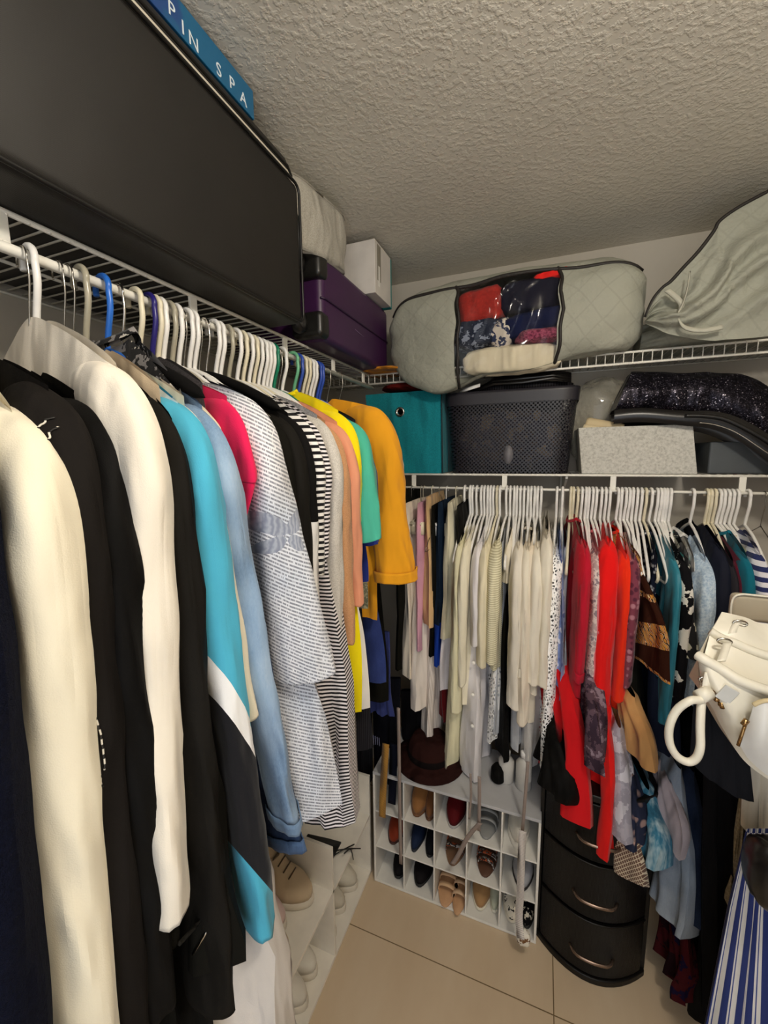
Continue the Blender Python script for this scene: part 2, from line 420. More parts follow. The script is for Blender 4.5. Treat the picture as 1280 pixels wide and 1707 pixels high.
for px in (937,):
    p = at(px, 830, y=YB - .02)
    o = MB().box(p.x - .012, p.x + .012, YB - .02, YB - .001, 1.30, ZU - .01).build('shelf_upright', white_metal, r, smooth=False, bevel=.002)
    MB().hexa([(p.x - .004, YFs + .01, ZL - .012), (p.x + .004, YFs + .01, ZL - .012), (p.x + .004, YB - .02, ZL - .10), (p.x - .004, YB - .02, ZL - .10),
               (p.x - .004, YFs + .01, ZL - .004), (p.x + .004, YFs + .01, ZL - .004), (p.x + .004, YB - .02, ZL - .004), (p.x - .004, YB - .02, ZL - .004)]).build('shelf_brace', white_metal, r, smooth=False)

# ------------------------------------------------------------------ hangers and garments
def rail(kind, c, rot=0):
    if kind == 'L': return (RODL[0], c, RODL[1]), -radians(rot)
    if kind == 'B': return (c, RODB[0], RODB[1]), -pi / 2 + radians(rot)
    if kind == 'R': return (RODR[0], c, RODR[1]), pi + radians(rot)
def hook_pts(rr, tr, neck=-.105, back=1.0):
    R0 = rr + tr + .009
    pts = []
    for k in range(11):
        a = radians(200 - 22.0 * k)
        pts.append((R0 * cos(a), 0, R0 * .9 * sin(a) - .006 + (rr + tr - R0 * .9 + .006)))
    pts += [(R0 * .95, 0, -.038), (R0 * .35, 0, -.07), (0, 0, neck + .012), (0, 0, neck)]
    return [p[:3] for p in cr(pts, 3)]
HM = {}
def hanger_mesh(style, rr):
    key = (style, rr)
    if key in HM: return HM[key]
    b = MB()
    if style == 'tube':
        t = .0047
        b.tube(hook_pts(rr, t), t, 8)
        w = .205
        loop = [(0, 0, -.10), (.06, 0, -.124), (.13, 0, -.172), (w - .015, 0, -.218), (w, 0, -.236), (w - .008, 0, -.252), (w - .03, 0, -.257),
                (.1, 0, -.257), (0, 0, -.257), (-.1, 0, -.257), (-w + .03, 0, -.257), (-w + .008, 0, -.252), (-w, 0, -.236), (-w + .015, 0, -.218), (-.13, 0, -.172), (-.06, 0, -.124), (0, 0, -.10)]
        b.tube(cr(loop, 3), t * .95, 8, cap=False)
    elif style == 'wire':
        t = .0014
        b.tube(hook_pts(rr, t), t, 6)
        w = .2
        loop = [(0, 0, -.10), (.02, 0, -.11), (.1, 0, -.145), (w - .01, 0, -.195), (w, 0, -.207), (w - .01, 0, -.215), (0, 0, -.215), (-w + .01, 0, -.215), (-w, 0, -.207), (-w + .01, 0, -.195), (-.1, 0, -.145), (-.02, 0, -.11), (0, 0, -.10)]
        b.tube(cr(loop, 2), t, 6, cap=False)
    elif style == 'clip':
        t = .0035
        b.tube(hook_pts(rr, .002), .0018, 6)
        b.tube([(-.15, 0, -.125), (-.12, 0, -.115), (0, 0, -.10), (.12, 0, -.115), (.15, 0, -.125)], t, 8)
        for sx in (-1, 1):
            b.box(sx * .13 - .012, sx * .13 + .012, -.009, .009, -.165, -.118)
    HM[key] = b; return b
_hd = {}
def hanger(kind, c, style, mat, label, group, rot=0, name='coat_hanger'):
    rr = .0048 if kind == 'B' else .0075
    loc, rz = rail(kind, c, rot)
    key = (style, rr, mat.name)
    if style in ('tube', 'wire', 'clip'):
        if key not in _hd:
            o = hanger_mesh(style, rr).build(name, mat)
            _hd[key] = o.data
        else:
            o = bpy.data.objects.new(name, _hd[key]); COL.objects.link(o)
        o.location = loc; o.rotation_euler = (0, 0, rz); tag(o, label, 'hanger', group); return o
    r = empty(name, loc, rz, label, 'hanger', group)     # broad shouldered hanger with a metal hook
    MB().tube(hook_pts(rr, .0022), .0022, 8).build('hook', chrome, r)
    w = .215
    def arm(u, v):
        x = (u - .5) * 2 * w; a = abs(x) / w
        ee = math.sqrt(max(0, 1 - a ** 10)); t = (.009 + .006 * a ** 3) * ee + .0005; h = (.010 + .002 * a) * ee + .0005
        a2 = 2 * pi * v
        return (x, cos(a2) * t, -.105 - .085 * a ** 1.25 + sin(a2) * h)
    MB().grid(arm, 20, 10).build('shoulder_bar', mat, r)
    return r

def body_mb(hw, hemw, ztop, drop, zhem, t=.012, amp=.006, seed=0, neck=.065, dip=.03, slant=0, hemamp=.004, ybias=0, nu=34, nv=32, k1=9, flare=0, lean=0, lean0=0):
    R = random.Random(seed); p1, p2, p3 = [R.random() * 6.28 for _ in range(3)]
    b = MB()
    def f(side):
        def g(u, v):
            U = u * 2 - 1
            w = hw + (hemw - hw) * sm(v) + .012 * sin(v * 5 + p1) * v
            x = U * w
            zt = ztop - drop * abs(U) ** 1.5
            if abs(x) < neck and v < .5: zt -= dip * (1 - (x / neck) ** 2)
            z = zt + (zhem + slant * U + hemamp * sin(U * 7 + p3) - zt) * v
            e = math.sqrt(max(0, 1 - U ** 6))
            th = t * min(1, .35 + v * 5) * e * (1 + flare * v)
            a = amp * min(1, v * 2.2) * (1 + flare * v)
            rg = 1 - 2 * abs(noise.noise(Vector((x * 17 + seed * 5.1, z * 2.6, seed))))
            y = side * th + a * (sin(U * k1 + p1 + v * 1.5) + .6 * sin(U * k1 * 1.9 + p2 - v * 2)) + ybias * v + a * .9 * rg
            return (x + lean * (lean0 + (1 - lean0) * sm(v * 1.5)), y, z)
        return g
    b.grid(f(1), nu, nv); n1 = len(b.v); b.grid(f(-1), nu, nv)
    return b
def sleeve_mb(hw, zsh, L, side=1, rx=.052, ry=.028, cuff=.036, lx=0, ly=0, seed=0, wr=.10, bend=.0, nseg=8, puff=0):
    R = random.Random(seed * 7 + side); p1, p2 = R.random() * 6.28, R.random() * 6.28
    z0 = zsh
    P = [(hw - .10, 0, z0 + .012 - .02, rx * .35, ry * .4), (hw - .045, 0, z0 - .028, rx * .75, ry * .8), (hw - .005, 0, z0 - .062, rx * .95, ry), (hw + .012, ly * .05, z0 - .12, rx, ry * 1.05)]
    n = 7
    for k in range(1, n + 1):
        s = k / n
        zz = z0 - .12 - (L - .12) * s
        P.append((hw + .014 + lx * s + bend * sin(pi * s), ly * (.05 + .95 * s), zz, rx + (cuff - rx) * s + puff * sin(pi * s), ry * (1.05 - .2 * s)))
    P = cr(P, nseg); m = len(P); N = 30; vs = []; twist = (R.random() - .5) * .9
    for i, (x, y, z, a, c) in enumerate(P):
        q0, q1 = P[max(i - 1, 0)], P[min(i + 1, m - 1)]
        t = Vector((q1[0] - q0[0], 0, q1[2] - q0[2])).normalized(); nn = Vector((-t.z, 0, t.x))
        s = i / (m - 1)
        for k in range(N):
            th = 2 * pi * k / N
            tw = twist * s
            ca, sa = cos(th), sin(th)
            lo = noise.noise(Vector((x * side + ca * .035, y + sa * .035, z * .45)) * 26 + Vector((seed * 3.7, 0, 0)))
            cz = .6 - abs(noise.noise(Vector((ca * 1.7 + seed, sa * 1.7 + z * 4.5, z * 5 + ca * 1.2)))) * 2.4
            w = 1 + wr * 1.2 * lo * min(1, s * 3 + .3) + wr * 1.0 * cz * min(1, s * 3)
            px_, py_ = ca * a * w, sa * c * w
            px_, py_ = px_ * cos(tw) - py_ * sin(tw), px_ * sin(tw) + py_ * cos(tw)
            v = Vector((x, y, z)) + nn * px_ + Vector((0, 1, 0)) * py_
            v.z += .004 * sin(th * 2 + p2) * s
            vs.append((v.x * side, v.y, v.z))
    ncf = max(3, int(.035 / max(.004, L / m))); cuff_rows = [vs[(m - 1 - ncf + q) * N:(m - ncf + q) * N] for q in range(ncf + 1)]
    # turn the cuff in
    last = vs[-N:]; cx_ = sum(p[0] for p in last) / N; cy_ = sum(p[1] for p in last) / N
    vs += [((p[0] - cx_) * .8 + cx_, (p[1] - cy_) * .8 + cy_, p[2] + .002) for p in last]
    vs += [((p[0] - cx_) * .7 + cx_, (p[1] - cy_) * .7 + cy_, p[2] + .05) for p in last]
    m += 2
    fs = [(i * N + k, i * N + (k + 1) % N, (i + 1) * N + (k + 1) % N, (i + 1) * N + k) for i in range(m - 1) for k in range(N)]
    fs.append(tuple(range(N)))
    o_ = MB().add(vs, fs); o_.cuff = cuff_rows; return o_
def collar_mb(ztop, w=.058, h=.022, t=.017, seed=0):
    def g(u, v):
        a = 2 * pi * u; k = 1 + .5 * (v > .55) * (v - .55)
        zz = h * (v if v < .55 else 1.1 - v)
        return (cos(a) * (w + .014 * v) , sin(a) * (t + .008 * v), ztop - .018 + zz - .016 * abs(sin(a)))
    return MB().grid(g, 28, 7, closeu=True)

CNT = [0]
def garment(kind, c, name, label, cat, mat, rot=0, zh=-.55, hw=.2, hemw=None, ztop=-.115, drop=.075, t=.011, amp=.006, sleeve=0, srx=.05, sry=.026, cuff=.036,
            smat=None, lx=0, ly=0, collar=False, cmat=None, cuffband=False, cbmat=None, group=None, bend=0, puff=0, wr=.10, inner=True, **bk):
    """a garment on its hanger; zh = hem height relative to the rod, sleeve = sleeve length"""
    CNT[0] += 1; seed = bk.pop('seed', CNT[0])
    loc, rz = rail(kind, c, rot)
    r = empty(name, loc, rz, label, cat, group)
    hemw = hemw or hw + .02
    bo = body_mb(hw, hemw, ztop, drop, zh, t, amp, seed, **bk).build('body', mat, r, fixn=False)
    if sleeve:
        for sd in ((1, -1) if inner else (1,)):
            MBs = sleeve_mb(hw, ztop - drop, sleeve, sd, srx, sry, cuff, lx, ly, seed, wr, bend, puff=puff)
            so = MBs.build('sleeve', smat or mat, r)
            if cuffband and sd == 1:
                rows = []
                for q, rw in enumerate(MBs.cuff):
                    cc = sum((Vector(p) for p in rw), Vector()) / len(rw); rows.append([tuple(cc + (Vector(p) - cc) * 1.10 - Vector((0, 0, .003))) for p in rw])
                n_ = len(rows[0]); cfm = MB().add([p for rw in rows for p in rw], [(a * n_ + b, a * n_ + (b + 1) % n_, (a + 1) * n_ + (b + 1) % n_, (a + 1) * n_ + b) for a in range(len(rows) - 1) for b in range(n_)])
                cfo = cfm.build('cuff', cbmat or smat or mat, r); sd_ = cfo.modifiers.new('thickness', 'SOLIDIFY'); sd_.thickness = .002
    if collar: collar_mb(ztop).build('collar', cmat or mat, r)
    return r

# colours
BLK = fabric('14130f'); BLK2 = fabric('1a1815', rough=.8); BLK3 = fabric('0e0d0c', rough=.7)
CREAM = fabric('f0e6cf'); IVORY = fabric('f2eadb'); WHITE = fabric('f4f0ea'); OFFW = fabric('efe7d6')
NAVY = fabric('10142c'); FLEECE = fabric('0c1022', 'fuzzy')
DEN_L = fabric('8fa9c6', 'denim', '5f7d9f', 'a9bdd2'); DEN_D = fabric('26324c', 'denim', '131b2e', '35486a'); DEN_M = fabric('4f6d94', 'denim', '2c4467', '6f8db3')
_st = NT('dashed_white_stitching'); _st.base(_st.ramp(_st.wave(28, 'Z'), [(0, '1b1816'), (.42, 'e0dacb')], True)); stitch_mat = _st.m
def white_stitch(r, segs, col='d8d2c2'):
    """dashed topstitching laid on the sleeve surface"""
    m = stitch_mat
    sl = [o for o in r.children if o.name.startswith('sleeve')][0].data
    bv = BVHTree.FromPolygons([v.co[:] for v in sl.vertices], [p.vertices[:] for p in sl.polygons])
    for P in segs:
        P = cr(P, 16); Q = []
        for p in P:
            c, nn, _, _ = bv.find_nearest(Vector(p)); d = (Vector(p) - c)
            Q.append(c + (nn if nn.dot(Vector((.5, -1, 0))) > 0 else -nn) * .0012)
        MB().tube(Q, .0010, 5).build('stitching', m, r)

ROT = 11
def L(ys, *a, **k):      # ys = where the shoulder end shows; the hanger is turned a little towards the door
    rot = k.pop('rot', ROT)
    return garment('L', ys + .22 * sin(radians(rot)), *a, rot=rot, **k)

L(.175, 'fleece_jacket', 'navy blue fuzzy fleece jacket, nearest garment at the left edge', 'jacket', FLEECE, zh=-1.25, sleeve=.95, srx=.06, sry=.035, cuff=.055, drop=.10, lx=.02, ly=-.03)
L(.235, 'wool_coat', 'cream coat with long smooth sleeve, beside the navy fleece', 'coat', fabric('f3ead2', sheen=.3, wr=None) if False else fabric('f3ead2', sheen=.3), zh=-1.25, hw=.205, sleeve=.85, srx=.055, sry=.036, cuff=.045, drop=.085, ztop=-.145, dip=0, wr=.05, ly=-.02, bend=-.01)
g = L(.272, 'denim_jacket', 'black denim jacket with double white topstitching, right of the cream coat', 'jacket', fabric('1b1816', rough=.85), hw=.195, zh=-1.15, sleeve=.80, sry=.03, ztop=-.145, drop=.055)
white_stitch(g, [[(.225, -.028, -.26), (.235, -.03, -.24), (.25, -.022, -.22)], [(.24, -.028, -.265), (.25, -.03, -.245), (.262, -.02, -.228)],
                 [(.235, -.026, -.47), (.25, -.024, -.54), (.262, -.018, -.62)], [(.245, -.023, -.47), (.262, -.02, -.53), (.268, -.014, -.60)]])
L(.300, 'wool_coat', 'long black coat with rounded shoulder, left of the ivory blazer', 'coat', BLK3, zh=-1.28, hw=.19, sleeve=.78, ztop=-.15, drop=.07, srx=.06, sry=.03)
L(.322, 'cardigan', 'thin black cardigan squeezed against the ivory blazer', 'cardigan', BLK, zh=-1.15, hw=.18, sleeve=.72, ztop=-.15, drop=.06, sry=.024)
g = L(.343, 'blazer', 'ivory blazer with wide collar and long sleeve between black garments', 'blazer', fabric('f1e8d8', sheen=.3), zh=-.92, hw=.205, sleeve=.69, srx=.058, sry=.032, cuff=.046, drop=.085, wr=.08, collar=False, t=.026, dip=-.004, ztop=-.085, ly=-.01, cuffband=False)
L(.385, 'cardigan', 'long black cardigan directly right of the ivory blazer', 'cardigan', BLK2, zh=-1.30, hw=.205, sleeve=.9, drop=.085, srx=.055, sry=.022, cuff=.05, flare=.4)
g = L(.400, 'coat', 'black coat with a zipped hem pocket, hanging lowest in the middle', 'coat', BLK, zh=-1.02, hw=.225, hemw=.285, drop=.11, sleeve=0, t=.02, amp=.012, flare=.5)
_bo = [o for o in g.children if o.name.startswith('body')][0].data
_bv = BVHTree.FromPolygons([v.co[:] for v in _bo.vertices], [p.vertices[:] for p in _bo.polygons])
_mw = (Matrix.Translation(g.location) @ Euler(g.rotation_euler).to_matrix().to_4x4()).inverted(); _cl = _mw @ Vector((0, 0, H_CAM))
def on_coat(px, py):
    t_ = _mw @ at(px, py, x=-.40); h_ = _bv.ray_cast(_cl, (t_ - _cl).normalized())[0]
    return (h_ + (_cl - h_).normalized() * .003) if h_ else t_
MB().tube([on_coat(*q) for q in ((322, 1590), (340, 1560), (356, 1530))], .0022, 6).build('zipper', chrome, g)
MB().tube([on_coat(*q) for q in ((300, 1572), (325, 1545), (350, 1515), (372, 1480))], .003, 6).build('pocket_edge', BLK2, g)
BL = .405
L(.408, 'camisole', 'beige top with a smooth shoulder behind the black cardigan', 'top', fabric('e9d3b4'), zh=-.7, hw=.19, ztop=-.10, drop=.08)
g = L(.425, 'track_jacket', 'track jacket with turquoise sleeve, white piping and black panel', 'jacket', fabric('15151a', 'tiestripe'), zh=-.72, hw=.205, drop=.085, sleeve=.84, smat=fabric('4cadcb', 'track'), srx=.055, sry=.032, cuff=.062, ly=.055, lx=.01)
L(.440, 'sweater', 'pale cream knit sweater edge right of the track jacket', 'sweater', fabric('e9ddc4'), zh=-.75, hw=.20, drop=.075, sleeve=.5, srx=.04, sry=.015, ly=.04)
g = L(.468, 'denim_jacket', 'light blue denim jacket with turned up cuffs', 'jacket', DEN_L, zh=-.80, hw=.205, drop=.085, sleeve=.74, srx=.05, sry=.026, cuff=.048, ly=.10, cuffband=True, cbmat=fabric('6d86a4', 'denim', '43607f', '7f98b5'))
L(.484, 'denim_shirt', 'dark blue denim shirt with rolled cuff below the light denim jacket', 'shirt', DEN_D, zh=-.75, hw=.185, drop=.085, sleeve=.82, srx=.045, sry=.026, cuff=.048, ly=.10, cuffband=True, cbmat=fabric('3d5273', 'denim', '24344f', '536d92'))
L(.452, 'print_shirt', 'grey shirt with black and white abstract print at its collar', 'shirt', fabric('8f8b8a', 'blotch', '1b1a1c', 'd8d2c8', .9), zh=-.7, hw=.18, drop=.12, ztop=-.065, t=.022, collar=True)
L(.500, 'knit_top', 'dark grey knit top with scoop neck on a black velvet hanger', 'top', fabric('4a4546', 'heather', '332f31'), zh=-.6, hw=.17, drop=.07, ztop=-.09, t=.018)
L(.520, 'sleeveless_top', 'hot pink sleeveless top with narrow shoulder', 'top', fabric('e01e55'), zh=-.62, hw=.205, hemw=.19, drop=.055, ztop=-.125, t=.014, sleeve=.21, srx=.046, sry=.016, cuff=.010, lx=.0, ly=-.01, inner=False)
news = fabric('e9e8ec', 'text', '5f6472', 'cfd6e2')
g = L(.562, 'print_blouse', 'white blouse printed with newspaper text and a butterfly, wide three-quarter sleeve', 'blouse', news, zh=-.97, hw=.205, hemw=.29, drop=.05, ztop=-.125, sleeve=.50, srx=.055, sry=.042, cuff=.07, lx=.035, ly=.05, t=.03, flare=.6, amp=.01, wr=.05, ybias=.07)
L(.590, 'print_blouse', 'black blouse with white blossom print at the collar', 'blouse', fabric('121213', 'blotch', '121213', 'd9d6d2', 1.4), zh=-.7, hw=.2, drop=.09, sleeve=.45, sry=.022, collar=True)
L(.622, 'blouse', 'black gathered blouse right of the newspaper print blouse', 'blouse', BLK, zh=-.75, hw=.20, drop=.08, sleeve=.60, srx=.05, sry=.028)
L(.655, 'blouse', 'black blouse with long smooth sleeve before the colour block shirt', 'blouse', BLK2, zh=-.75, hw=.205, drop=.08, sleeve=.64, srx=.05, sry=.026)
L(.690, 'colour_block_shirt', 'black and white colour block shirt with white lower sleeve', 'shirt', fabric('131212', 'panelwhite', 'f0eeec', sc=.40), zh=-.72, hw=.20, drop=.075, sleeve=.46, sry=.024)
L(.725, 'striped_shirt', 'black and white striped shirt with vertical stripes on the yoke', 'shirt', fabric('f1eeea', 'stripe', '151316', sc=1.5), zh=-.65, hw=.195, drop=.07, sleeve=.34, sry=.022)
L(.760, 'striped_dress', 'long dress of narrow black and white horizontal stripes', 'dress', fabric('efe8ea', 'stripe', '1c191d', sc=2.3), zh=-1.13, hw=.20, hemw=.30, drop=.075, t=.03, flare=1.0, amp=.012, sleeve=.30, sry=.02)
L(.795, 'cardigan', 'heather grey cardigan with pale edge, right of the striped shirt', 'cardigan', fabric('a9a7a8', 'heather', '7f7d80'), zh=-.72, hw=.205, drop=.07, sleeve=.50, sry=.022, smat=fabric('d3cdc4', 'heather', 'b9b3aa'))
L(.838, 'sweater', 'tan brown sweater with wide hem beside the peach shirt', 'sweater', fabric('cf9c70', 'heather', 'bd8a60'), zh=-.75, hw=.20, drop=.08, sleeve=.53, srx=.05, sry=.03, cuff=.045, ly=.02)
L(.880, 'shirt', 'salmon peach long sleeved shirt between tan and yellow', 'shirt', fabric('e39a78'), zh=-.65, hw=.21, drop=.08, sleeve=.45, srx=.048, sry=.026, ly=.03)
L(.905, 'blouse', 'long bright yellow blouse on the left rod', 'blouse', fabric('f6df0c'), zh=-.95, hw=.20, hemw=.24, drop=.07, ztop=-.095, sleeve=.42, srx=.048, sry=.028, collar=True, t=.02)
L(.955, 'polo_shirt', 'mint green polo shirt with short sleeve', 'polo shirt', fabric('4db79d'), zh=-.62, hw=.215, drop=.075, sleeve=.30, srx=.055, sry=.034, cuff=.058, collar=True, lx=.02, t=.018)
L(1.000, 'polo_shirt', 'navy blue shirt peeking out under the mint green polo', 'polo shirt', fabric('25348a'), zh=-.62, hw=.20, drop=.085, sleeve=.31, srx=.05, sry=.03, cuff=.055)
L(1.04, 'tee_shirt', 'grey and olive patterned shirt between navy shirt and mustard blouse', 'shirt', fabric('8f8c74', 'blotch', '6b6b58', 'a7a48c', 2), zh=-.72, hw=.18, drop=.08)
L(1.115, 'blouse', 'mustard orange blouse with rolled up sleeve', 'blouse', fabric('e9a01f'), zh=-.78, hw=.215, hemw=.22, drop=.045, ztop=-.095, sleeve=.50, srx=.055, sry=.040, cuff=.058, lx=.05, cuffband=True, t=.024, amp=.01, rot=9)
L(1.20, 'sweater', 'fluffy cream bouclé sweater at the far end of the left rod', 'sweater', fabric('e9e1d0', 'fuzzy'), zh=-.55, hw=.20, drop=.075, sleeve=.35, srx=.055, sry=.04, t=.02)
L(1.17, 'skirt', 'dark blue denim skirt hanging under the mustard blouse', 'skirt', fabric('2c3c78', 'denim', '1f2b58', '3b4c8c'), zh=-1.02, hw=.11, hemw=.20, ztop=-.30, drop=.02, t=.02, dip=0)
L(1.26, 'trousers', 'black trousers at the far end of the left rod', 'trousers', BLK, zh=-1.15, hw=.12, hemw=.17, drop=.03, t=.025, dip=0)
L(1.00, 'trousers', 'white trousers showing below the yellow blouse', 'trousers', WHITE, zh=-1.0, hw=.12, hemw=.215, drop=.03, t=.02, dip=0)
L(1.06, 'dress', 'dark charcoal ribbed dress hanging behind the striped dress', 'dress', fabric('1c1b1f', 'vstripe', '29282c', sc=4), zh=-1.18, hw=.17, hemw=.20, drop=.06, t=.03)
L(.46, 'dress', 'long pale grey white dress hanging to the floor behind the black coats', 'dress', fabric('d9d2cb'), zh=-1.72, hw=.15, hemw=.30, drop=.06, t=.03, flare=1.2, amp=.015)
L(.60, 'skirt', 'dark slate jersey skirt between denim jacket and striped dress', 'skirt', fabric('1b1d27'), zh=-.93, hw=.14, hemw=.25, drop=.04, t=.02)

# hangers of the left rod: (photo x of the hook, style, colour)
plast = {'white': white_plastic, 'cream': solid('cream_plastic', 'e8dfc4', .35), 'clear': solid('smoky_clear_plastic', 'aaa491', .2), 'blue': solid('blue_plastic', '2c6fd0', .3),
         'indigo': solid('indigo_plastic', '2a2374', .3), 'green': solid('green_plastic', '0c7a5a', .3), 'lightgreen': solid('light_green_plastic', '6fb98e', .3), 'royal': solid('royal_blue_plastic', '2f4fae', .3),
         'velvet': fabric('0f0e0e', fold=0), 'wood': solid('bronze_hook_hanger', '7a6a50', .4)}
lh = [(60, 'tube', 'white', 'thick white plastic hanger, nearest hook on the left rod', None),
      (48, 'wire', 'steel', 'thin steel hanger just behind the nearest white hanger', None),
      (108, 'wire', 'steel', 'thin steel wire hanger, left of two side by side', None), (124, 'wire', 'steel', 'thin steel wire hanger, right of two side by side', None),
      (145, 'tube', 'clear', 'grey translucent plastic hanger holding a green size clip', None),
      (182, 'tube', 'blue', 'bright blue plastic hanger near the front of the left rod', None),
      (207, 'broad', 'velvet', 'broad shouldered hanger with a thick chrome hook', None),
      (236, 'tube', 'cream', 'cream plastic hanger between chrome hook and indigo hanger', None),
      (258, 'tube', 'indigo', 'dark indigo plastic hanger on the left rod', None)]
for px in (268, 277): lh.append((px, 'tube', 'cream' if px == 268 else 'white', None, 'pale hangers right of the indigo hanger'))
lh += [(292, 'tube', 'clear', 'grey translucent hanger with a pink size tag', None)]
for px in (303, 321, 330): lh.append((px, 'tube', 'white', None, 'white hangers beside the first shelf bracket'))
for px in (312, 338): lh.append((px, 'wire', 'steel', None, 'steel hangers beside the first shelf bracket'))
lh += [(350, 'broad', 'velvet', 'black velvet hanger carrying the dark grey knit top', None)]
for px in (366, 374): lh.append((px, 'tube', 'white', None, 'pair of white hangers mid rod'))
lh += [(388, 'tube', 'clear', 'translucent hanger with an orange size tag', None)]
for px in (402, 412, 422, 430, 438, 446, 452, 458): lh.append((px, 'tube', 'cream' if px in (412, 430) else 'white', None, 'white hangers left of the green hanger'))
lh += [(464, 'tube', 'green', 'dark green plastic hanger on the left rod', None), (478, 'tube', 'white', 'single white hanger right of the green hanger', None),
       (472, 'wire', 'steel', 'steel hanger behind the single white hanger', None),
       (497, 'tube', 'lightgreen', 'light green plastic hanger on the left rod', None), (505, 'tube', 'royal', 'royal blue hanger right of the light green one', None)]
for px in (512, 518, 524, 529): lh.append((px, 'tube', 'cream' if px < 520 else 'white', None, 'pale hangers above the yellow and mint tops'))
lh += [(536, 'tube', 'royal', 'royal blue hanger, left of a pair above the mustard blouse', None), (540, 'tube', 'royal', 'royal blue hanger, right of a pair above the mustard blouse', None)]
lh += [(553, 'wire', 'steel', 'empty steel hanger, left of two in the corner', None), (573, 'wire', 'steel', 'empty steel hanger, right of two in the corner', None)]
for px, st, mt, lab, grp in lh:
    hy = 410 + (612 - 0) and 410 + .3824 * px
    yy = at(px - 4, hy - 8, x=RODL[0] + .012).y
    mat = steel_wire if mt == 'steel' else plast[mt]
    hanger('L', yy, st, mat, lab or ('%s plastic hanger among the %s' % (mt, grp) if st == 'tube' else 'steel hanger among the ' + grp), grp, rot=ROT)
# mustard's own empty hanger lying in front of it
# ---- back rod
def bx(px, py=900): return at(px, py, y=1.37).x
def hz(px, py, y=1.37): return at(px, py, y=y).z - RODB[1]
def Bg(px, py_hem, name, label, cat, mat, **k):
    zt = k.get('ztop', -.115)
    d = dict(t=.015, amp=.008, flare=.3,  zh=hz(px, py_hem), hw=.20, drop=.06, hemw=.21, rot=random.Random(px).uniform(-3, 3))
    d.update(k)
    if cat in ('shirt', 'blouse', 'jacket', 'cardigan') and px % 3 == 0: d.setdefault('collar', True)
    return garment('B', bx(px), name, label, cat, mat, **d)
def folded(px, top, hem, name, label, cat, mat, w=.16, **k):
    """trousers or shorts on a clip hanger: narrow flat cloth"""
    return Bg(px, hem, name, label, cat, mat, hw=w, hemw=k.pop('hemw', w + .01), ztop=hz(px, top) + .02, drop=.004, dip=0, **k)
folded(655, 830, 1130, 'trousers', 'black trousers at the left end of the back rod', 'trousers', BLK, t=.012)
folded(672, 850, 1140, 'trousers', 'off white trousers hanging in the corner beside pink trousers', 'trousers', fabric('eee2cf'), t=.012)
folded(690, 850, 1095, 'trousers', 'pink trousers second from the corner on clip hanger', 'trousers', fabric('dba3b8'), t=.011)
folded(701, 840, 1055, 'shorts', 'tan pair of trousers folded on a clip hanger, right of pink', 'trousers', fabric('dcb583'), t=.011)
folded(713, 855, 1110, 'trousers', 'black trousers between tan and dark green ones', 'trousers', BLK, t=.009)
folded(723, 850, 1120, 'trousers', 'royal blue and dark green trousers on the back rod', 'trousers', fabric('1d2c40', 'panelwhite', '1b3ea0', sc=.50), t=.009)
folded(738, 850, 1075, 'trousers', 'cream trousers with hem turned up, right of dark green', 'trousers', fabric('efe7c9'), t=.012, w=.17)
folded(757, 855, 1050, 'vest_top', 'black top before the cream shirts', 'top', BLK3, t=.012)
# second tier below them
Bg(690, 1190, 'ruffled_skirt', 'white cotton skirt showing below the pink trousers', 'skirt', fabric('e9dfd5'), hw=.12, hemw=.19, t=.02, flare=.6)
Bg(708, 1270, 'blouse', 'white ruffled blouse with ribbed front hanging low in the corner', 'blouse', fabric('e8ded6', 'vstripe', 'd4c9c0', sc=3), hw=.12, hemw=.17, t=.018, ybias=0)
Bg(734, 1165, 'shirt', 'white shirt tail with curved hem below the blue trousers', 'shirt', fabric('eee8ee'), hw=.14, hemw=.18, t=.008)
Bg(728, 1220, 'scarf', 'dark red cloth hanging behind the white shirt tail', 'scarf', fabric('6a0f16'), hw=.1, hemw=.14, t=.008)
Bg(768, 1300, 'shirt_dress', 'long pale cream yellow shirt dress left of the white one', 'dress', fabric('e6e0bd'), hw=.19, hemw=.22, t=.012, sleeve=.62, srx=.042, sry=.020, ybias=-.03)
Bg(778, 1180, 'blouse', 'light cream blouse behind the white shirt dress', 'blouse', fabric('f0e8cf'), sleeve=.5, srx=.042, sry=.019)
g = Bg(795, 1300, 'shirt_dress', 'long white shirt dress with buttons and a tie belt', 'dress', fabric('eae6e8'), hw=.19, hemw=.225, t=.02, flare=.7, sleeve=.35, srx=.042, sry=.019, ybias=-.015)
bt = solid('button', 'f6f4ee', .3)
for k in range(5): MB().lathe([(.006, 0), (.007, .001), (.006, .003)], (.226, 0, -.35 - .12 * k), 12, 'x').build('button', bt, g)
Bg(812, 1110, 'blouse', 'cream blouse with embroidered shoulder right of the white shirt dress', 'blouse', fabric('ece2c4'), sleeve=.42, srx=.042, sry=.019)
Bg(828, 1125, 'knit_top', 'cream knit top with fine horizontal stripes', 'top', fabric('ece6c9', 'stripe', 'c7bf9c', sc=2.6), sleeve=.40, srx=.048, sry=.023, t=.013)
Bg(822, 1250, 'lace_dress', 'cream lace skirt with scalloped hem below the striped knit', 'skirt', fabric('e4dcc4', 'crochet', sc=1.2), hw=.14, hemw=.20, t=.012)
Bg(832, 1240, 'shirt', 'pale grey shirt hem behind the cream lace skirt', 'shirt', fabric('cfd2d8'), hw=.14, hemw=.19, t=.008)
Bg(849, 1275, 'trousers', 'black trousers hanging among the cream tops', 'trousers', BLK3, ztop=-.36, hw=.17, hemw=.20, drop=.0, dip=0, t=.012)
Bg(849, 1010, 'blouse', 'sleeveless cream top above the black trousers', 'top', fabric('efe6d2'), hw=.18, t=.01, zh=-.30)
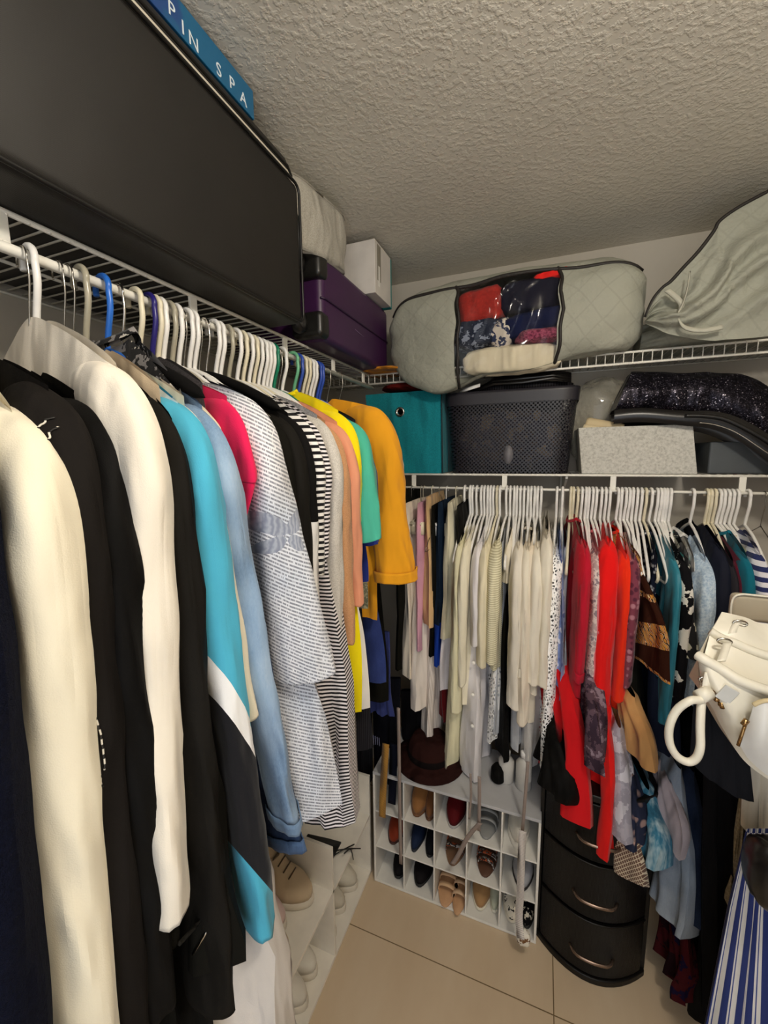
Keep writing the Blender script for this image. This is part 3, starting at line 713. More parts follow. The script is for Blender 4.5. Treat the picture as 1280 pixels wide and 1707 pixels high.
Bg(863, 1165, 'blouse', 'off white blouse right of the black trousers', 'blouse', fabric('e9e1d2'), sleeve=.55, srx=.048, sry=.023)
Bg(876, 1190, 'blouse', 'cream blouse with a button tab on its sleeve', 'blouse', fabric('eee5d2'), sleeve=.42, srx=.045, sry=.02, cuffband=True)
Bg(886, 1215, 'blouse', 'long cream tunic with puffed cuff, in the middle of the back rod', 'tunic', fabric('ece0cc'), sleeve=.60, srx=.04, sry=.022, puff=.012)
Bg(898, 1160, 'blouse', 'soft cream blouse with draped hem left of the crochet dress', 'blouse', fabric('f1e9d8'), sleeve=.45, srx=.05, sry=.024)
Bg(866, 1260, 'dress', 'light grey blue dress hem under the cream blouses', 'dress', fabric('c9ccd2'), hw=.14, hemw=.19, t=.012)
Bg(893, 1310, 'dress', 'white cotton dress, lowest hem under the cream blouses', 'dress', fabric('e6e2de'), hw=.14, hemw=.20, t=.014)
Bg(910, 1150, 'cardigan', 'cream cardigan with standing collar near the crochet dress', 'cardigan', fabric('eee6d4'), ztop=-.07, sleeve=.5, srx=.04, sry=.02)
Bg(926, 1285, 'crochet_dress', 'white crochet lace dress in open work', 'dress', fabric('efece2', 'crochet', sc=1.5), t=.016, hw=.19, sleeve=.75, srx=.03, sry=.02)
Bg(938, 1215, 'shirt', 'blue and white flowered dress right of the crochet dress', 'dress', fabric('8ea0d2', 'floral', 'e8e9f2', '3d55a8', 1.4), t=.008)
Bg(947, 1300, 'dress', 'pale blue grey dress beside the red tops', 'dress', fabric('b6bfc9'), t=.012, hw=.17, hemw=.21)
g = Bg(963, 1165, 'blouse', 'dark red blouse, leftmost of the red garments', 'blouse', fabric('b01326'), sleeve=.50, srx=.04, sry=.016, ztop=-.08)
g = Bg(977, 1175, 'blouse', 'crimson blouse with banded sleeve among the red garments', 'blouse', fabric('c01730'), sleeve=.42, srx=.05, sry=.018, cuffband=True, ztop=-.1)
Bg(992, 1235, 'print_blouse', 'grey and pink snakeskin print blouse between red tops', 'blouse', fabric('b9a3a2', 'blotch', 'd9c9c4', '8f7f86', 2.2), sleeve=.72, srx=.042, sry=.020)
Bg(999, 1200, 'blouse', 'salmon pink blouse behind the snakeskin print', 'blouse', fabric('e2727a'), sleeve=.62, srx=.042, sry=.019)
Bg(1007, 1120, 'blouse', 'raspberry red blouse with long straight sleeve', 'blouse', fabric('de2440'), sleeve=.50, srx=.045, sry=.022, cuffband=True)
Bg(1022, 1235, 'dress', 'bright red long sleeved dress with gathered hem', 'dress', fabric('ee1413'), sleeve=.66, srx=.045, sry=.03, puff=.012, ztop=-.085, t=.022, flare=.4, hemw=.23)
Bg(1044, 1190, 'blouse', 'orange red blouse right of the bright red dress', 'blouse', fabric('f0300f'), sleeve=.45, srx=.04, sry=.022, t=.014)
Bg(1058, 1120, 'blouse', 'white blouse edge between orange red and plum print', 'blouse', fabric('efe6dc'), t=.006)
Bg(1064, 1100, 'print_blouse', 'plum patterned blouse left of the brown embroidered top', 'blouse', fabric('7d3c4c', 'floral', '552437', 'b07a86', 1.6), t=.012, sleeve=.4, srx=.042, sry=.019)
_p = at(1128, 1150, y=1.21)
garment('B', _p.x - .37 * math.tan(radians(20)), 'embroidered_top', 'dark brown top with orange ornamental borders', 'top', fabric('35190f', 'ethnic'), rot=20, t=.014, amp=.004, hemw=.25, hw=.20, drop=.07, ztop=-.115, zh=_p.z - RODB[1], hemamp=.0, lean=.13)
Bg(1124, 1130, 'blouse', 'teal satin blouse right of the brown embroidered top', 'blouse', fabric('2f7f93', rough=.4), sleeve=.50, srx=.045, sry=.016, t=.014, hemamp=.01)
Bg(1104, 1110, 'print_blouse', 'navy and white patterned cardigan behind the brown top', 'cardigan', fabric('20263a', 'floral', 'dfe3ea', '151a28', 2), t=.006)
Bg(1140, 1100, 'print_blouse', 'black and white blossom print blouse beside the teal satin', 'blouse', fabric('141316', 'blotch', '141316', 'e4dfd6', .8), sleeve=.42, srx=.045, sry=.02, t=.016)
Bg(1152, 1090, 'print_blouse', 'black blouse printed with grey and turquoise shapes', 'blouse', fabric('b7b5a3', 'blotch', '1a1a1c', '2f8f8c', .45), sleeve=.0, hemw=.26, t=.02)
Bg(1170, 1040, 'shirt', 'white shirt with pale grey embroidery left of the light blue lace', 'shirt', fabric('e6e3de', 'floral', 'f0eeea', 'c3c3c6', 2), t=.008)
Bg(1186, 1090, 'lace_blouse', 'light blue lace blouse on the back rod', 'blouse', fabric('a3bdd8', 'heather', 'cfdfee', sc=.35), sleeve=.42, srx=.05, sry=.026, t=.016)
Bg(1205, 1200, 'jacket', 'navy jacket right of the light blue lace blouse', 'jacket', fabric('1a1d2b', rough=.7), sleeve=.5, srx=.05, sry=.022, ztop=-.08)
Bg(1221, 1200, 'blouse', 'dark indigo blouse behind the navy jacket', 'blouse', fabric('1d1a3a'), sleeve=.45, srx=.04, sry=.016)
Bg(1233, 1150, 'blouse', 'charcoal blouse between indigo and burgundy', 'blouse', fabric('2c2a30'), sleeve=.45, srx=.04, sry=.016)
Bg(1243, 1150, 'blouse', 'burgundy blouse near the right edge', 'blouse', fabric('6f1230'), sleeve=.42, srx=.04, sry=.014)
Bg(1254, 1150, 'blouse', 'deep teal blouse near the right edge', 'blouse', fabric('0f6b80'), sleeve=.35, srx=.05, sry=.018, ztop=-.1)
Bg(1266, 1150, 'blouse', 'beige cream blouse near the right edge', 'blouse', fabric('e0d3ac'), sleeve=.35, srx=.05, sry=.018)
Bg(1282, 1150, 'striped_shirt', 'blue and white broad striped shirt at the right edge', 'shirt', fabric('e8e6ee', 'stripe', '2c3465', sc=.8), sleeve=.35, srx=.05, sry=.02, ztop=-.09)

# long pieces that bulge out over the drawer tower: placed by where their front hem hangs
def Low(px, py, name, label, cat, mat, w=.17, **k):
    p = at(px, py, y=1.19); rot = k.pop('rot', 4)
    d = dict(zh=p.z - RODB[1], hw=.13, hemw=w, ztop=-.42, drop=.02, t=.016, amp=.008, dip=0, flare=.6, lean=1.585 - 1.19 - w)
    d.update(k)
    if d['ztop'] < -.5: d['lean0'] = .75
    return garment('B', p.x - .38 * math.tan(radians(rot)), name, label, cat, mat, rot=rot, **d)
Low(1100, 1330, 'dress', 'plain black dress filling the space under the brown embroidered top', 'dress', BLK, ztop=-.3, t=.02, rot=12, lean=.05)
Low(1150, 1330, 'dress', 'dark navy dress hanging right of the camel skirt', 'dress', fabric('151a2a'), ztop=-.3, t=.02, rot=8, lean=.08)
Low(935, 1345, 'bag', 'black cloth tote hanging under the pale blue dress', 'bag', BLK3, ztop=-.72, drop=.05, t=.03)
Low(972, 1400, 'skirt', 'long red skirt hanging before the dark drawers', 'skirt', fabric('cf1119'), rot=17, t=.024, w=.20, slant=.03)
Low(1012, 1440, 'dress', 'narrow bright red dress hem right of the long red skirt', 'dress', fabric('e01512'), rot=6, t=.014)
Low(993, 1290, 'print_dress', 'dark purple patterned scarf dress below the snakeskin blouse', 'dress', fabric('3a2c38', 'blotch', '5b4752', '8d7a86', 1.3), t=.012)
Low(1036, 1405, 'dress', 'pale lilac grey satin dress below the bright red dress', 'dress', fabric('b7b2be', 'blotch', 'a7a2b0', 'd3d0da', .7, rough=.5), t=.02, ztop=-.66)
Low(1062, 1425, 'print_dress', 'dress in dark floral print with lattice border hem', 'dress', fabric('2c3146', 'floral', '1f2436', 'a98c86', 1.0), t=.016, ztop=-.80)
Low(1056, 1475, 'print_dress', 'brown and cream lattice patterned dress hem, low on the right', 'dress', fabric('5a4238', 'lattice', 'd9cbb2', '7d5f50', 1.5), t=.018, hemamp=.02, ztop=-.84)
Low(1096, 1300, 'skirt', 'tan camel skirt with rounded hem below the brown top', 'skirt', fabric('c3925c'), rot=16, t=.024, flare=.2, amp=.004, hemamp=.003, ztop=-.58, hw=.10, w=.18, inner=True)
Low(1098, 1462, 'print_dress', 'teal and navy batik dress with pale border hem', 'dress', fabric('234b66', 'batik', '3f7f9b', 'cfe3e6', 1.0), t=.026, rot=10, ztop=-.84)
Low(1132, 1440, 'dress', 'pale lilac sheer dress with dark red hem', 'dress', fabric('b9adb4', 'panelwhite', '6d2430', sc=1.16), t=.012, ztop=-.80)
Low(1138, 1575, 'jeans', 'light blue denim trousers, long, right of the batik dress', 'jeans', fabric('8b96a4', 'denim', '707e91', 'a2acb8'), t=.022, rot=8, ztop=-.75)
Low(1163, 1560, 'jeans', 'dark indigo jeans with frayed pale hem', 'jeans', fabric('1b253a', 'denim', '111828', '2a3750'), t=.020, rot=8, ztop=-.75)
Low(1146, 1640, 'dress', 'dark red and purple patterned dress near the floor on the right', 'dress', fabric('1c080e', 'blotch', '3a0d12', '120b28', .6), ztop=-1.2, t=.016, zh=-1.42, w=.08)
Low(1192, 1660, 'trousers', 'long black trousers right of the indigo jeans', 'trousers', BLK3, t=.03, zh=-1.47)
Low(1215, 1660, 'trousers', 'black loose trousers near the striped cloth', 'trousers', BLK, t=.03, zh=-1.44)

bh = [(668, 'wire', 'steel'), (687, 'wire', 'steel'), (702, 'clip', 'clear'), (707, 'clip', 'clear'), (721, 'clip', 'cream'), (733, 'wire', 'steel'), (745, 'clip', 'white'), (761, 'clip', 'cream'),
      (775, 'tube', 'white'), (784, 'tube', 'white'), (788, 'tube', 'white'), (795, 'tube', 'white')]
bh += [(x, 'tube', 'cream' if x in (804, 817, 829) else 'white') for x in (803, 808, 813, 818, 823, 829, 834)]
bh += [(x, 'tube', 'white') for x in (845, 851, 857, 862, 868, 874, 880, 886, 891, 897, 902)]
bh += [(929, 'tube', 'white'), (938, 'tube', 'white'), (952, 'tube', 'cream'), (956, 'tube', 'cream'), (963, 'tube', 'cream'), (970, 'tube', 'white')]
bh += [(x, 'tube', 'white') for x in (977, 982, 988, 994, 1003, 1010, 1017)]
bh += [(x, 'tube', 'cream' if x in (1077, 1100, 1104) else 'white') for x in (1030, 1037, 1043, 1049, 1056, 1063, 1070, 1077, 1086, 1096, 1102, 1108, 1113, 1119)]
bh += [(1156, 'tube', 'white')]
bh += [(x, 'tube', 'cream') for x in (1180, 1186, 1193)] + [(x, 'tube', 'white') for x in (1200, 1207, 1214, 1222, 1230)] + [(1249, 'tube', 'white'), (1276, 'wire', 'steel')]
for px, st, mt in bh:
    xx = at(px, 812 + .01 * (px - 662), y=RODB[0] - .005).x
    if px < 800: z = 'above the trousers in the left corner of the back rod'
    elif px < 840: z = 'in the dense row left of the second bracket'
    elif px < 910: z = 'in the dense row above the cream blouses'
    elif px < 945: z = 'of the pair above the crochet dress'
    elif px < 1025: z = 'in the row above the red garments'
    elif px < 1125: z = 'in the dense row above the brown embroidered top'
    elif px < 1160: z = None
    else: z = 'in the row at the right end of the back rod'
    knd = {'tube': 'plastic hanger', 'wire': 'wire hanger', 'clip': 'clip hanger'}[st]
    cn = {'steel': 'thin steel', 'clear': 'smoky clear'}.get(mt, mt)
    lab = '%s %s %s' % (cn, knd, z) if z else 'single white plastic hanger standing alone above the light blue lace blouse'
    hanger('B', xx, st, steel_wire if mt == 'steel' else plast[mt], lab, (knd + 's ' + z) if z else None, rot=random.Random(px).uniform(-5, 5))

# ------------------------------------------------------------------ things on the shelves
def rbox(mb_args, name, mat, parent=None, bev=.01, **k):
    return MB().box(*mb_args).build(name, mat, parent, bevel=bev, **k)
def rounded_rect(y0, y1, z0, z1, x, rad, n=5):
    pts = []
    for cy_, cz_, a0 in ((y1 - rad, z0 + rad, -90), (y1 - rad, z1 - rad, 0), (y0 + rad, z1 - rad, 90), (y0 + rad, z0 + rad, 180)):
        for k in range(n + 1):
            a = radians(a0 + 90 * k / n); pts.append((x, cy_ + rad * cos(a), cz_ + rad * sin(a)))
    return pts + [pts[0]]
nylon = NT('black_nylon'); nylon.base(nylon.ramp(nylon.noise(3, detail=3), [(.3, '13110f'), (.7, '191612')])); nylon.b.inputs['Roughness'].default_value = .5
nylon.bump(nylon.wave(260, 'DIAGONAL', 0, 1), .25, .0008, nylon.bump(nylon.noise(5), .25, .02)); nylon = nylon.m
rub = solid('black_piping', '0d0c0b', .4)
# large black suitcase
r = empty('suitcase', (-.777, .53, ZU + .005), 0, 'large black soft suitcase lying on the left wire shelf', 'suitcase')
r['category'] = 'suitcase'
sx, sy, sz = .777, .53, ZU + .005
def loc(x0, x1, y0, y1, z0, z1): return (x0 + .777, x1 + .777, y0 - .53, y1 - .53, z0 - sz, z1 - sz)
rbox(loc(-.975, -.577, .12, .945, 1.990, 2.312), 'case', nylon, r, .018)
rbox(loc(-.970, -.590, .125, .93, 2.318, 2.365), 'lid', nylon, r, .02)
def off(P): return [(p[0] + .777, p[1] - .53, p[2] - sz) for p in P]
MB().tube(off(rounded_rect(.125, .942, 1.994, 2.308, -.577, .02)), .0035, 8, cap=False).build('piping', rub, r)
MB().tube(off([(-.585, .13, 2.316), (-.583, .5, 2.316), (-.583, .90, 2.316), (-.592, .925, 2.316), (-.62, .938, 2.316), (-.95, .938, 2.316)]), .0055, 8).build('zipper', solid('pale_zipper_tape', 'cfc6b4', .6), r)
MB().tube(off([(-.582, .13, 2.330), (-.580, .5, 2.330), (-.580, .90, 2.330), (-.59, .932, 2.329), (-.63, .942, 2.329)]), .003, 6).build('piping', rub, r)
MB().tube(off([(-.60, .945, 2.12), (-.598, .962, 2.14), (-.598, .966, 2.19), (-.598, .962, 2.245), (-.60, .945, 2.262)]), .009, 8, up=(1, 0, 0)).build('handle', rub, r)
for zz in (2.03, 2.22):
    MB().lathe([(.012, -.012), (.022, -.010), (.024, 0), (.022, .010), (.012, .012)], (-.66 + .777, .972 - .53, zz - sz), 14, 'x').build('wheel', black_plastic, r)

# blue spa set box with its lettering
r = empty('spa_box', (-.77, .58, 2.37), 0, 'blue box lettered SPA lying on top of the black suitcase', 'box')
blue = NT('printed_blue_card'); blue.base(blue.mix(blue.ramp(blue.noise(9, detail=4), [(.55, '000000'), (.63, 'ffffff')]), '1a5f86', '21457e')); blue.b.inputs['Roughness'].default_value = .35; blue = blue.m
rbox((-.17, .17, -.24, .232, 0, .055), 'carton', blue, r, .0015, smooth=False)
wl = solid('white_print', 'dfe8ee', .5)
def letter(ch, y, z, size, x, par):
    c = bpy.data.curves.new('letter', 'FONT'); c.body = ch; c.size = size; c.extrude = .0004; c.align_x = 'CENTER'
    t = bpy.data.objects.new('letter', c); COL.objects.link(t); bpy.context.view_layer.update()
    me = bpy.data.meshes.new_from_object(t.evaluated_get(bpy.context.evaluated_depsgraph_get())); bpy.data.objects.remove(t)
    me.materials.clear(); me.materials.append(wl)
    o = bpy.data.objects.new('letter', me); o.location = (x, y, z); o.rotation_euler = (pi / 2, 0, pi / 2)
    COL.objects.link(o); o.parent = par; return o
for ch, px, py in (('P', 285, 14), ('I', 304, 44), ('N', 322, 68), ('S', 364, 115), ('P', 386, 138), ('A', 405, 163)):
    p = at(px, py, x=-.60); letter(ch, p.y - .58, p.z - 2.37 - .012, .031, .1708, r)

# purple suitcase behind it
r = empty('suitcase', (-.775, 1.36, 1.99), 0, 'dark purple hard suitcase with black wheels, behind the black one', 'suitcase')
pur = solid('purple_shell', '3c1c43', .4)
MB().box(-.175, .170, -.27, .27, .003, .245).build('shell', pur, r, bevel=.022)
MB().tube([(.165, -.268, .12), (.172, -.25, .12), (.172, .25, .12), (.165, .268, .12)], .003, 6).build('seam', solid('purple_seam', '2a1232', .5), r)
MB().tube([(.171, -.05, .09), (.172, .02, .082)], .0006, 5).build('scratch', solid('scratch', 'a58fb0', .6), r)
for zz, hh in ((.045, 1), (.205, -1)):
    w = MB().box(.075, .178, -.292, -.235, zz - .036, zz + .036).build('wheel_housing', solid('wheel_housing_plastic', '1d1c1a', .35), r, bevel=.016)
    MB().lathe([(.010, -.013), (.027, -.012), (.030, -.004), (.030, .004), (.027, .012), (.010, .013)], (.12, -.315, zz), 20, 'x').build('wheel', black_plastic, w)
    MB().lathe([(.008, -.016), (.016, -.016), (.016, .016), (.008, .016)], (.12, -.315, zz), 14, 'x').build('hub', solid('wheel_hub_grey', '2e2d2b', .5), w)

# grey heather fabric box, sagging, above the purple suitcase
felt_l = fabric('b5b0a4', 'heather', '9c978b', sc=.8)
r = empty('fabric_box', (-.78, 1.10, 2.24), 0, 'light grey fabric storage box on top of the purple suitcase', 'box')
def gb(u, v):
    a = 2 * pi * u
    ex = .55
    cx_ = abs(cos(a)) ** ex * (1 if cos(a) > 0 else -1); cy_ = abs(sin(a)) ** ex * (1 if sin(a) > 0 else -1)
    y = cy_ * .215; x = cx_ * .185
    zb = -.055 + (y + .215) * .13 if x > .05 else -.0
    zt = .100 + (y + .215) * .155
    z = zb + (zt - zb) * v
    k = 1 + .03 * sin(v * 3.1) + .02 * sin(a * 5 + v * 4)
    return (x * k + .006 * sin(y * 30 + v * 5) * sin(v * 3), y * k, z)
m = MB().grid(gb, 56, 10, closeu=True); n = len(m.v); m.f.append(tuple(range(n - 56, n))); m.f.append(tuple(range(56))[::-1])
m.build('fabric_cover', felt_l, r)
MB().tube([gb(i / 28, 1.0) for i in range(29)], .003, 6).build('top_seam', fabric('8f8a7e'), r)
MB().box(-.012, .012, -.02, .02, 0, .02).build('label_tag', solid('lime_tag', 'c2cf3a', .6), r, loc=(.10, .13, .145), smooth=False)

# white carton and teal folder
r = empty('carton', (-.72, 1.52, 2.236), 0, 'white cardboard box standing on the purple suitcase, left of the grey bag', 'box')
wc = solid('white_card', 'd6d0c9', .6)
rbox((-.14, .14, -.085, .075, 0, .178), 'carton', wc, r, .0015, smooth=False)
MB().box(.1402, .141, -.065, -.03, .05, .170).build('printed_panel', solid('grey_print', '8d8779', .6), r, smooth=False)
MB().box(.1404, .1412, -.055, -.04, .03, .10).build('label_sticker', solid('label_white', 'ece9e2', .5), r, smooth=False)
rbox((-.85, -.585, 1.600, 1.622, 2.236, 2.42), 'folder', solid('teal_card', '1f8a8a', .4), None, .002, smooth=False)
tag(bpy.data.objects[-1] if False else COL.objects[-1], 'thin teal folder box standing behind the white carton', 'folder')

# ---- grey zippered storage bags
nw = NT('grey_nonwoven'); nw.b.inputs['Roughness'].default_value = .75
q = nw.math('MAXIMUM', nw.wave(7, 'DIAGONAL', 2.2, .8, (1, 0, 1)), nw.wave(7, 'DIAGONAL', 2.2, .8, (1, 0, -1)))
qs = nw.ramp(q, [(.975, '000000'), (.995, 'ffffff')])
nw.base(nw.mix(nw.math('MULTIPLY', qs, .13), nw.ramp(nw.noise(4), [(.3, '96978a'), (.7, 'a1a193')]), '5d5e52'))
nw.bump(nw.ramp(q, [(.93, '000000'), (1.0, 'ffffff')]), -.35, .002, nw.bump(nw.noise(11, detail=4, rough=.6), .7, .02)); nw = nw.m
nw_light = fabric('b9b7a8', rough=.6)
def sgn(v, e): return abs(v) ** e * (1 if v > 0 else -1)
BAG_X0, BAG_X1 = -.585, .285
def bag1(u, a):
    """storage bag surface: u along x, a angle around (0 = back, 180deg = front)"""
    s = u * 2 - 1
    w = (1 - abs(s) ** (9 if s > 0 else 4.2)) ** .5
    x = BAG_X0 + (BAG_X1 - BAG_X0) * u
    cy_, cz_ = 1.70 - .0 * s, 2.118 + .008 * s
    ry, rz = .185 * (.45 + .55 * w), .165 * (.30 + .70 * w)
    y = cy_ + ry * sgn(cos(a), .6) - .012 * w; z = cz_ + rz * sgn(sin(a), .62)
    if z < ZU + .006: z = ZU + .006 + (z - ZU - .006) * .08
    if y < 1.63:   # the front bulges over the shelf edge and sags there
        k = (1.63 - y) / .06
        sag = .105 * math.exp(-((u - .24) / .17) ** 2) + .045 * math.exp(-((u - .60) / .2) ** 2)
        if sin(a) < 0: z -= sag * min(1, k) * min(1, -sin(a) * 2.5)
    z += .014 * math.exp(-((u - .45) / .3) ** 2) * max(0, sin(a))
    n = wob(x * 9, a * 1.6, u * 7, 3.1) * .010 + wob(x * 21, a * 4, u * 5, 1.2) * .0045
    return Vector((x + .008 * wob(a * 2, z * 20, y * 20, .4), y + n * cos(a) - (.01 if y < 1.6 else 0), z + n * sin(a)))
def A(d): return radians(d)
NU_, NA_ = 84, 60
r = empty('storage_bag', (-.15, 1.70, ZU), 0, 'grey zippered storage bag with clear window full of clothes, on the upper shelf', 'storage bag')
def rel(p, o=Vector((-.15, 1.70, ZU))): return tuple(Vector(p) - o)
WU0, WU1, WA0, WA1 = .325, .700, 141, 222
vs_ = []; fs_ = []
for j in range(NA_):
    for i in range(NU_ + 1):
        vs_.append(rel(bag1(i / NU_, 2 * pi * j / NA_)))
for j in range(NA_):
    for i in range(NU_):
        uc, ac = (i + .5) / NU_, 360 * (j + .5) / NA_
        if WU0 < uc < WU1 and WA0 < ac < WA1: continue
        j2 = (j + 1) % NA_
        fs_.append((j * (NU_ + 1) + i, j * (NU_ + 1) + i + 1, j2 * (NU_ + 1) + i + 1, j2 * (NU_ + 1) + i))
MB().add(vs_, fs_).build('bag_body', nw, r)
pipe = solid('dark_brown_binding', '1c1612', .6)
def along(us, as_, out=.002): return [rel(bag1(u, A(a))) for u, a in zip(us, as_)]
N = 50
us = [.02 + .955 * i / N for i in range(N + 1)]
MB().tube(along(us, [138 + 5 * sin(u * 3) for u in us]), .0058, 8).build('binding', pipe, r)
for u0 in (WU0 - .002, WU1 + .002):
    aa = [139 + (238 - 139) * i / 24 for i in range(25)]
    MB().tube(along([u0 + .012 * sin(pi * i / 24) for i in range(25)], aa), .0055, 8).build('binding', pipe, r)
fw = NT('clear_vinyl_window'); fw.b.inputs['Roughness'].default_value = .06; fw.b.inputs['Transmission Weight'].default_value = 1; fw.b.inputs['IOR'].default_value = 1.08
fw.b.inputs['Coat Weight'].default_value = 1; fw.base('f4f4f4'); fw.bump(fw.noise(9, (1, 1, 1.5), 3), 1, .03); fw.b.inputs['Alpha'].default_value = .34; fw.b.inputs['Specular IOR Level'].default_value = 1.0; fw.b.inputs['Coat Roughness'].default_value = .08; vinyl = fw.m
def win(u, v):
    p = bag1(WU0 - .004 + (WU1 - WU0 + .008) * u, A(WA0 - 3 + (WA1 - WA0 + 6) * v)); return rel(p + Vector((0, -.003 + .010 * sin(pi * u) * sin(pi * v) * wob(u * 9, v * 8 + u * 6, u * 4, 2.2) - .008 * sin(pi * u) * sin(pi * v) * (.6 - 2 * abs(noise.noise(Vector((u * 5 + v * 3, v * 4 - u * 2, 3))))), 0)))
MB().grid(win, 60, 50).build('clear_window', vinyl, r)
MB().tube([rel((-.17, 1.52, 2.205)), rel((-.15, 1.505, 2.20)), rel((-.15, 1.49, 2.10))], .001, 5).build('crease', vinyl, r) if False else None
# the clothes seen through the window
def lump(name, c, d, mat, label, cat, seed=1, group=None, e=.75, rot=(0, 0, 0), amp=.06):
    Rm = Euler(rot).to_matrix()
    def f(u, v):
        a = 2 * pi * u; b = pi * (v - .5)
        x = sgn(cos(b), e) * sgn(cos(a), e); y = sgn(cos(b), e) * sgn(sin(a), e); z = sgn(sin(b), e)
        k = 1 + amp * wob(x * 3.1, y * 3.3, z * 4.2, seed) + amp * .6 * wob(x * 8, y * 7, z * 9, seed * 2.3)
        return tuple(Rm @ Vector((x * d[0] * k, y * d[1] * k, z * d[2] * k)))
    o = MB().grid(f, 36, 22, closeu=True).build(name, mat, loc=c); return tag(o, label, cat, group)
lump('folded_sweater', (-.225, 1.60, 2.175), (.085, .085, .062), fabric('a52a22', 'heather', '8d221c', sc=.3), 'red sweater behind the clear window, upper left', 'sweater', 2, e=.5, rot=(0, -.1, 0))
lump('folded_sweater', (-.06, 1.60, 2.185), (.11, .085, .058), fabric('1c1c2a'), 'dark navy sweater behind the clear window, upper right', 'sweater', 3, e=.5)
lump('folded_shirt', (.000, 1.59, 2.243), (.06, .075, .016), fabric('dd1f1a'), 'bright red folded shirt at the top right of the window', 'shirt', 4, e=.5, rot=(.1, -.1, 0))
lump('folded_shirt', (-.235, 1.595, 2.085), (.085, .083, .050), fabric('2b3040', 'blotch', '1f2638', '7d8494', 1.8), 'blue black patterned shirt behind the window, left middle', 'shirt', 5, e=.55)
lump('folded_sweater', (-.05, 1.592, 2.095), (.12, .083, .042), fabric('151b3a'), 'deep blue sweater behind the window, right middle', 'sweater', 6, e=.5, rot=(0, -.15, 0))
lump('folded_shirt', (-.02, 1.58, 2.050), (.085, .083, .022), fabric('5a1f35', 'heather', '9a4a62', sc=.3), 'burgundy knit behind the window, above the cream blanket', 'knit', 7, e=.5)
lump('folded_shirt', (-.15, 1.575, 2.075), (.045, .07, .055), fabric('c9bfb2', 'blotch', '2a3350', 'd8cfc0', .9), 'white and navy scarf crumpled in the middle of the window', 'scarf', 8, e=.8, rot=(0, .5, 0))
lump('folded_blanket', (-.12, 1.555, 1.985), (.165, .036, .048), fabric('d8cdb2'), 'cream blanket at the bottom of the clear window', 'blanket', 8, e=.6)

# second storage bag, half open and slumped, at the right
r = empty('storage_bag', (.60, 1.68, ZU), 0, 'grey storage bag slumped open at the right end of the upper shelf', 'storage bag')
o2 = Vector((.60, 1.68, ZU))
def bag2(u, a):
    x = .285 + .70 * u
    top = .085 + .32 * sm(u * 2.0); rz = top / 2; ry = .16 * min(1, .35 + u * 4) 
    y = 1.70 + ry * sgn(cos(a), .6); z = ZU + .008 + rz + rz * sgn(sin(a), .6)
    n = .022 * wob(x * 12, a * 2, z * 14, 2.2) + .016 * abs(wob(x * 18 + z * 10, a * 3, z * 9 - x * 8, 5.5))
    return Vector((x, y + n * cos(a) * 1.5, z + n * max(0, sin(a)))) - o2
m = MB().grid(lambda u, v: tuple(bag2(u, 2 * pi * v)), 60, 60)
m.add([tuple(bag2(0, 2 * pi * k / 30)) for k in range(30)], [tuple(range(30))])
m.build('bag_body', nw, r)
edge = [at(px, py, y=1.515) - o2 for px, py in ((1076, 528), (1088, 500), (1104, 480), (1118, 469), (1138, 447), (1165, 418), (1190, 385), (1200, 368), (1232, 345), (1282, 318))]
MB().tube(cr([tuple(p) for p in edge], 5), .005, 8).build('binding', pipe, r)
# the loose front flap that follows the dark binding
low = [at(px, py, y=1.50) - o2 for px, py in ((1076, 540), (1095, 548), (1112, 556), (1140, 562), (1165, 566), (1190, 568), (1210, 566), (1230, 565), (1255, 563), (1284, 560))]
E_ = cr([tuple(p) for p in edge], 4); Lw = cr([tuple(p) for p in low], 4)
def flap(u, v):
    i = u * (len(E_) - 1); k = min(int(i), len(E_) - 2); t = i - k
    e = Vector(E_[k]).lerp(Vector(E_[k + 1]), t); l = Vector(Lw[k]).lerp(Vector(Lw[k + 1]), t)
    p = e.lerp(l, v)
    fold = .050 * math.exp(-((v - .25 - .6 * (1 - u)) / .08) ** 2) + .045 * math.exp(-((v - .95 + .50 * u) / .05) ** 2) + .035 * math.exp(-((v - 1.25 + .55 * u) / .06) ** 2) + .014 * sin(u * 9 + v * 7) + .02 * (1 - 2 * abs(noise.noise(Vector((u * 4 + v * 3, v * 5 - u * 2, 1)))))
    p.y -= (fold - .004) * sin(pi * min(1, v * 1.02)) ; return tuple(p)
MB().grid(flap, 60, 40).build('front_flap', nw, r)
MB().ribbon(cr([tuple(at(px, py, y=1.475) - o2) for px, py in ((1112, 484), (1128, 497), (1136, 510), (1128, 528), (1120, 538))], 5), .007, (1, 0, .4)).build('inner_strip', nw_light, r)
MB().ribbon(cr([tuple(at(px, py, y=1.465) - o2) for px, py in ((1150, 455), (1146, 480), (1139, 505), (1130, 525), (1140, 545), (1170, 551), (1205, 545))], 5), .006, (0, .2, 1)).build('inner_strip', nw_light, r)

# folded cloths in the corner of the upper shelf
lump('folded_cloth', (-.62, 1.62, ZU + .012), (.10, .10, .010), fabric('c07a1c'), 'orange folded cloth in the corner of the upper shelf', 'cloth', 5)
lump('folded_cloth', (-.50, 1.68, 1.934), (.14, .10, .016), fabric('5a1512'), 'dark red folded cloth on top of the teal box', 'cloth', 6)

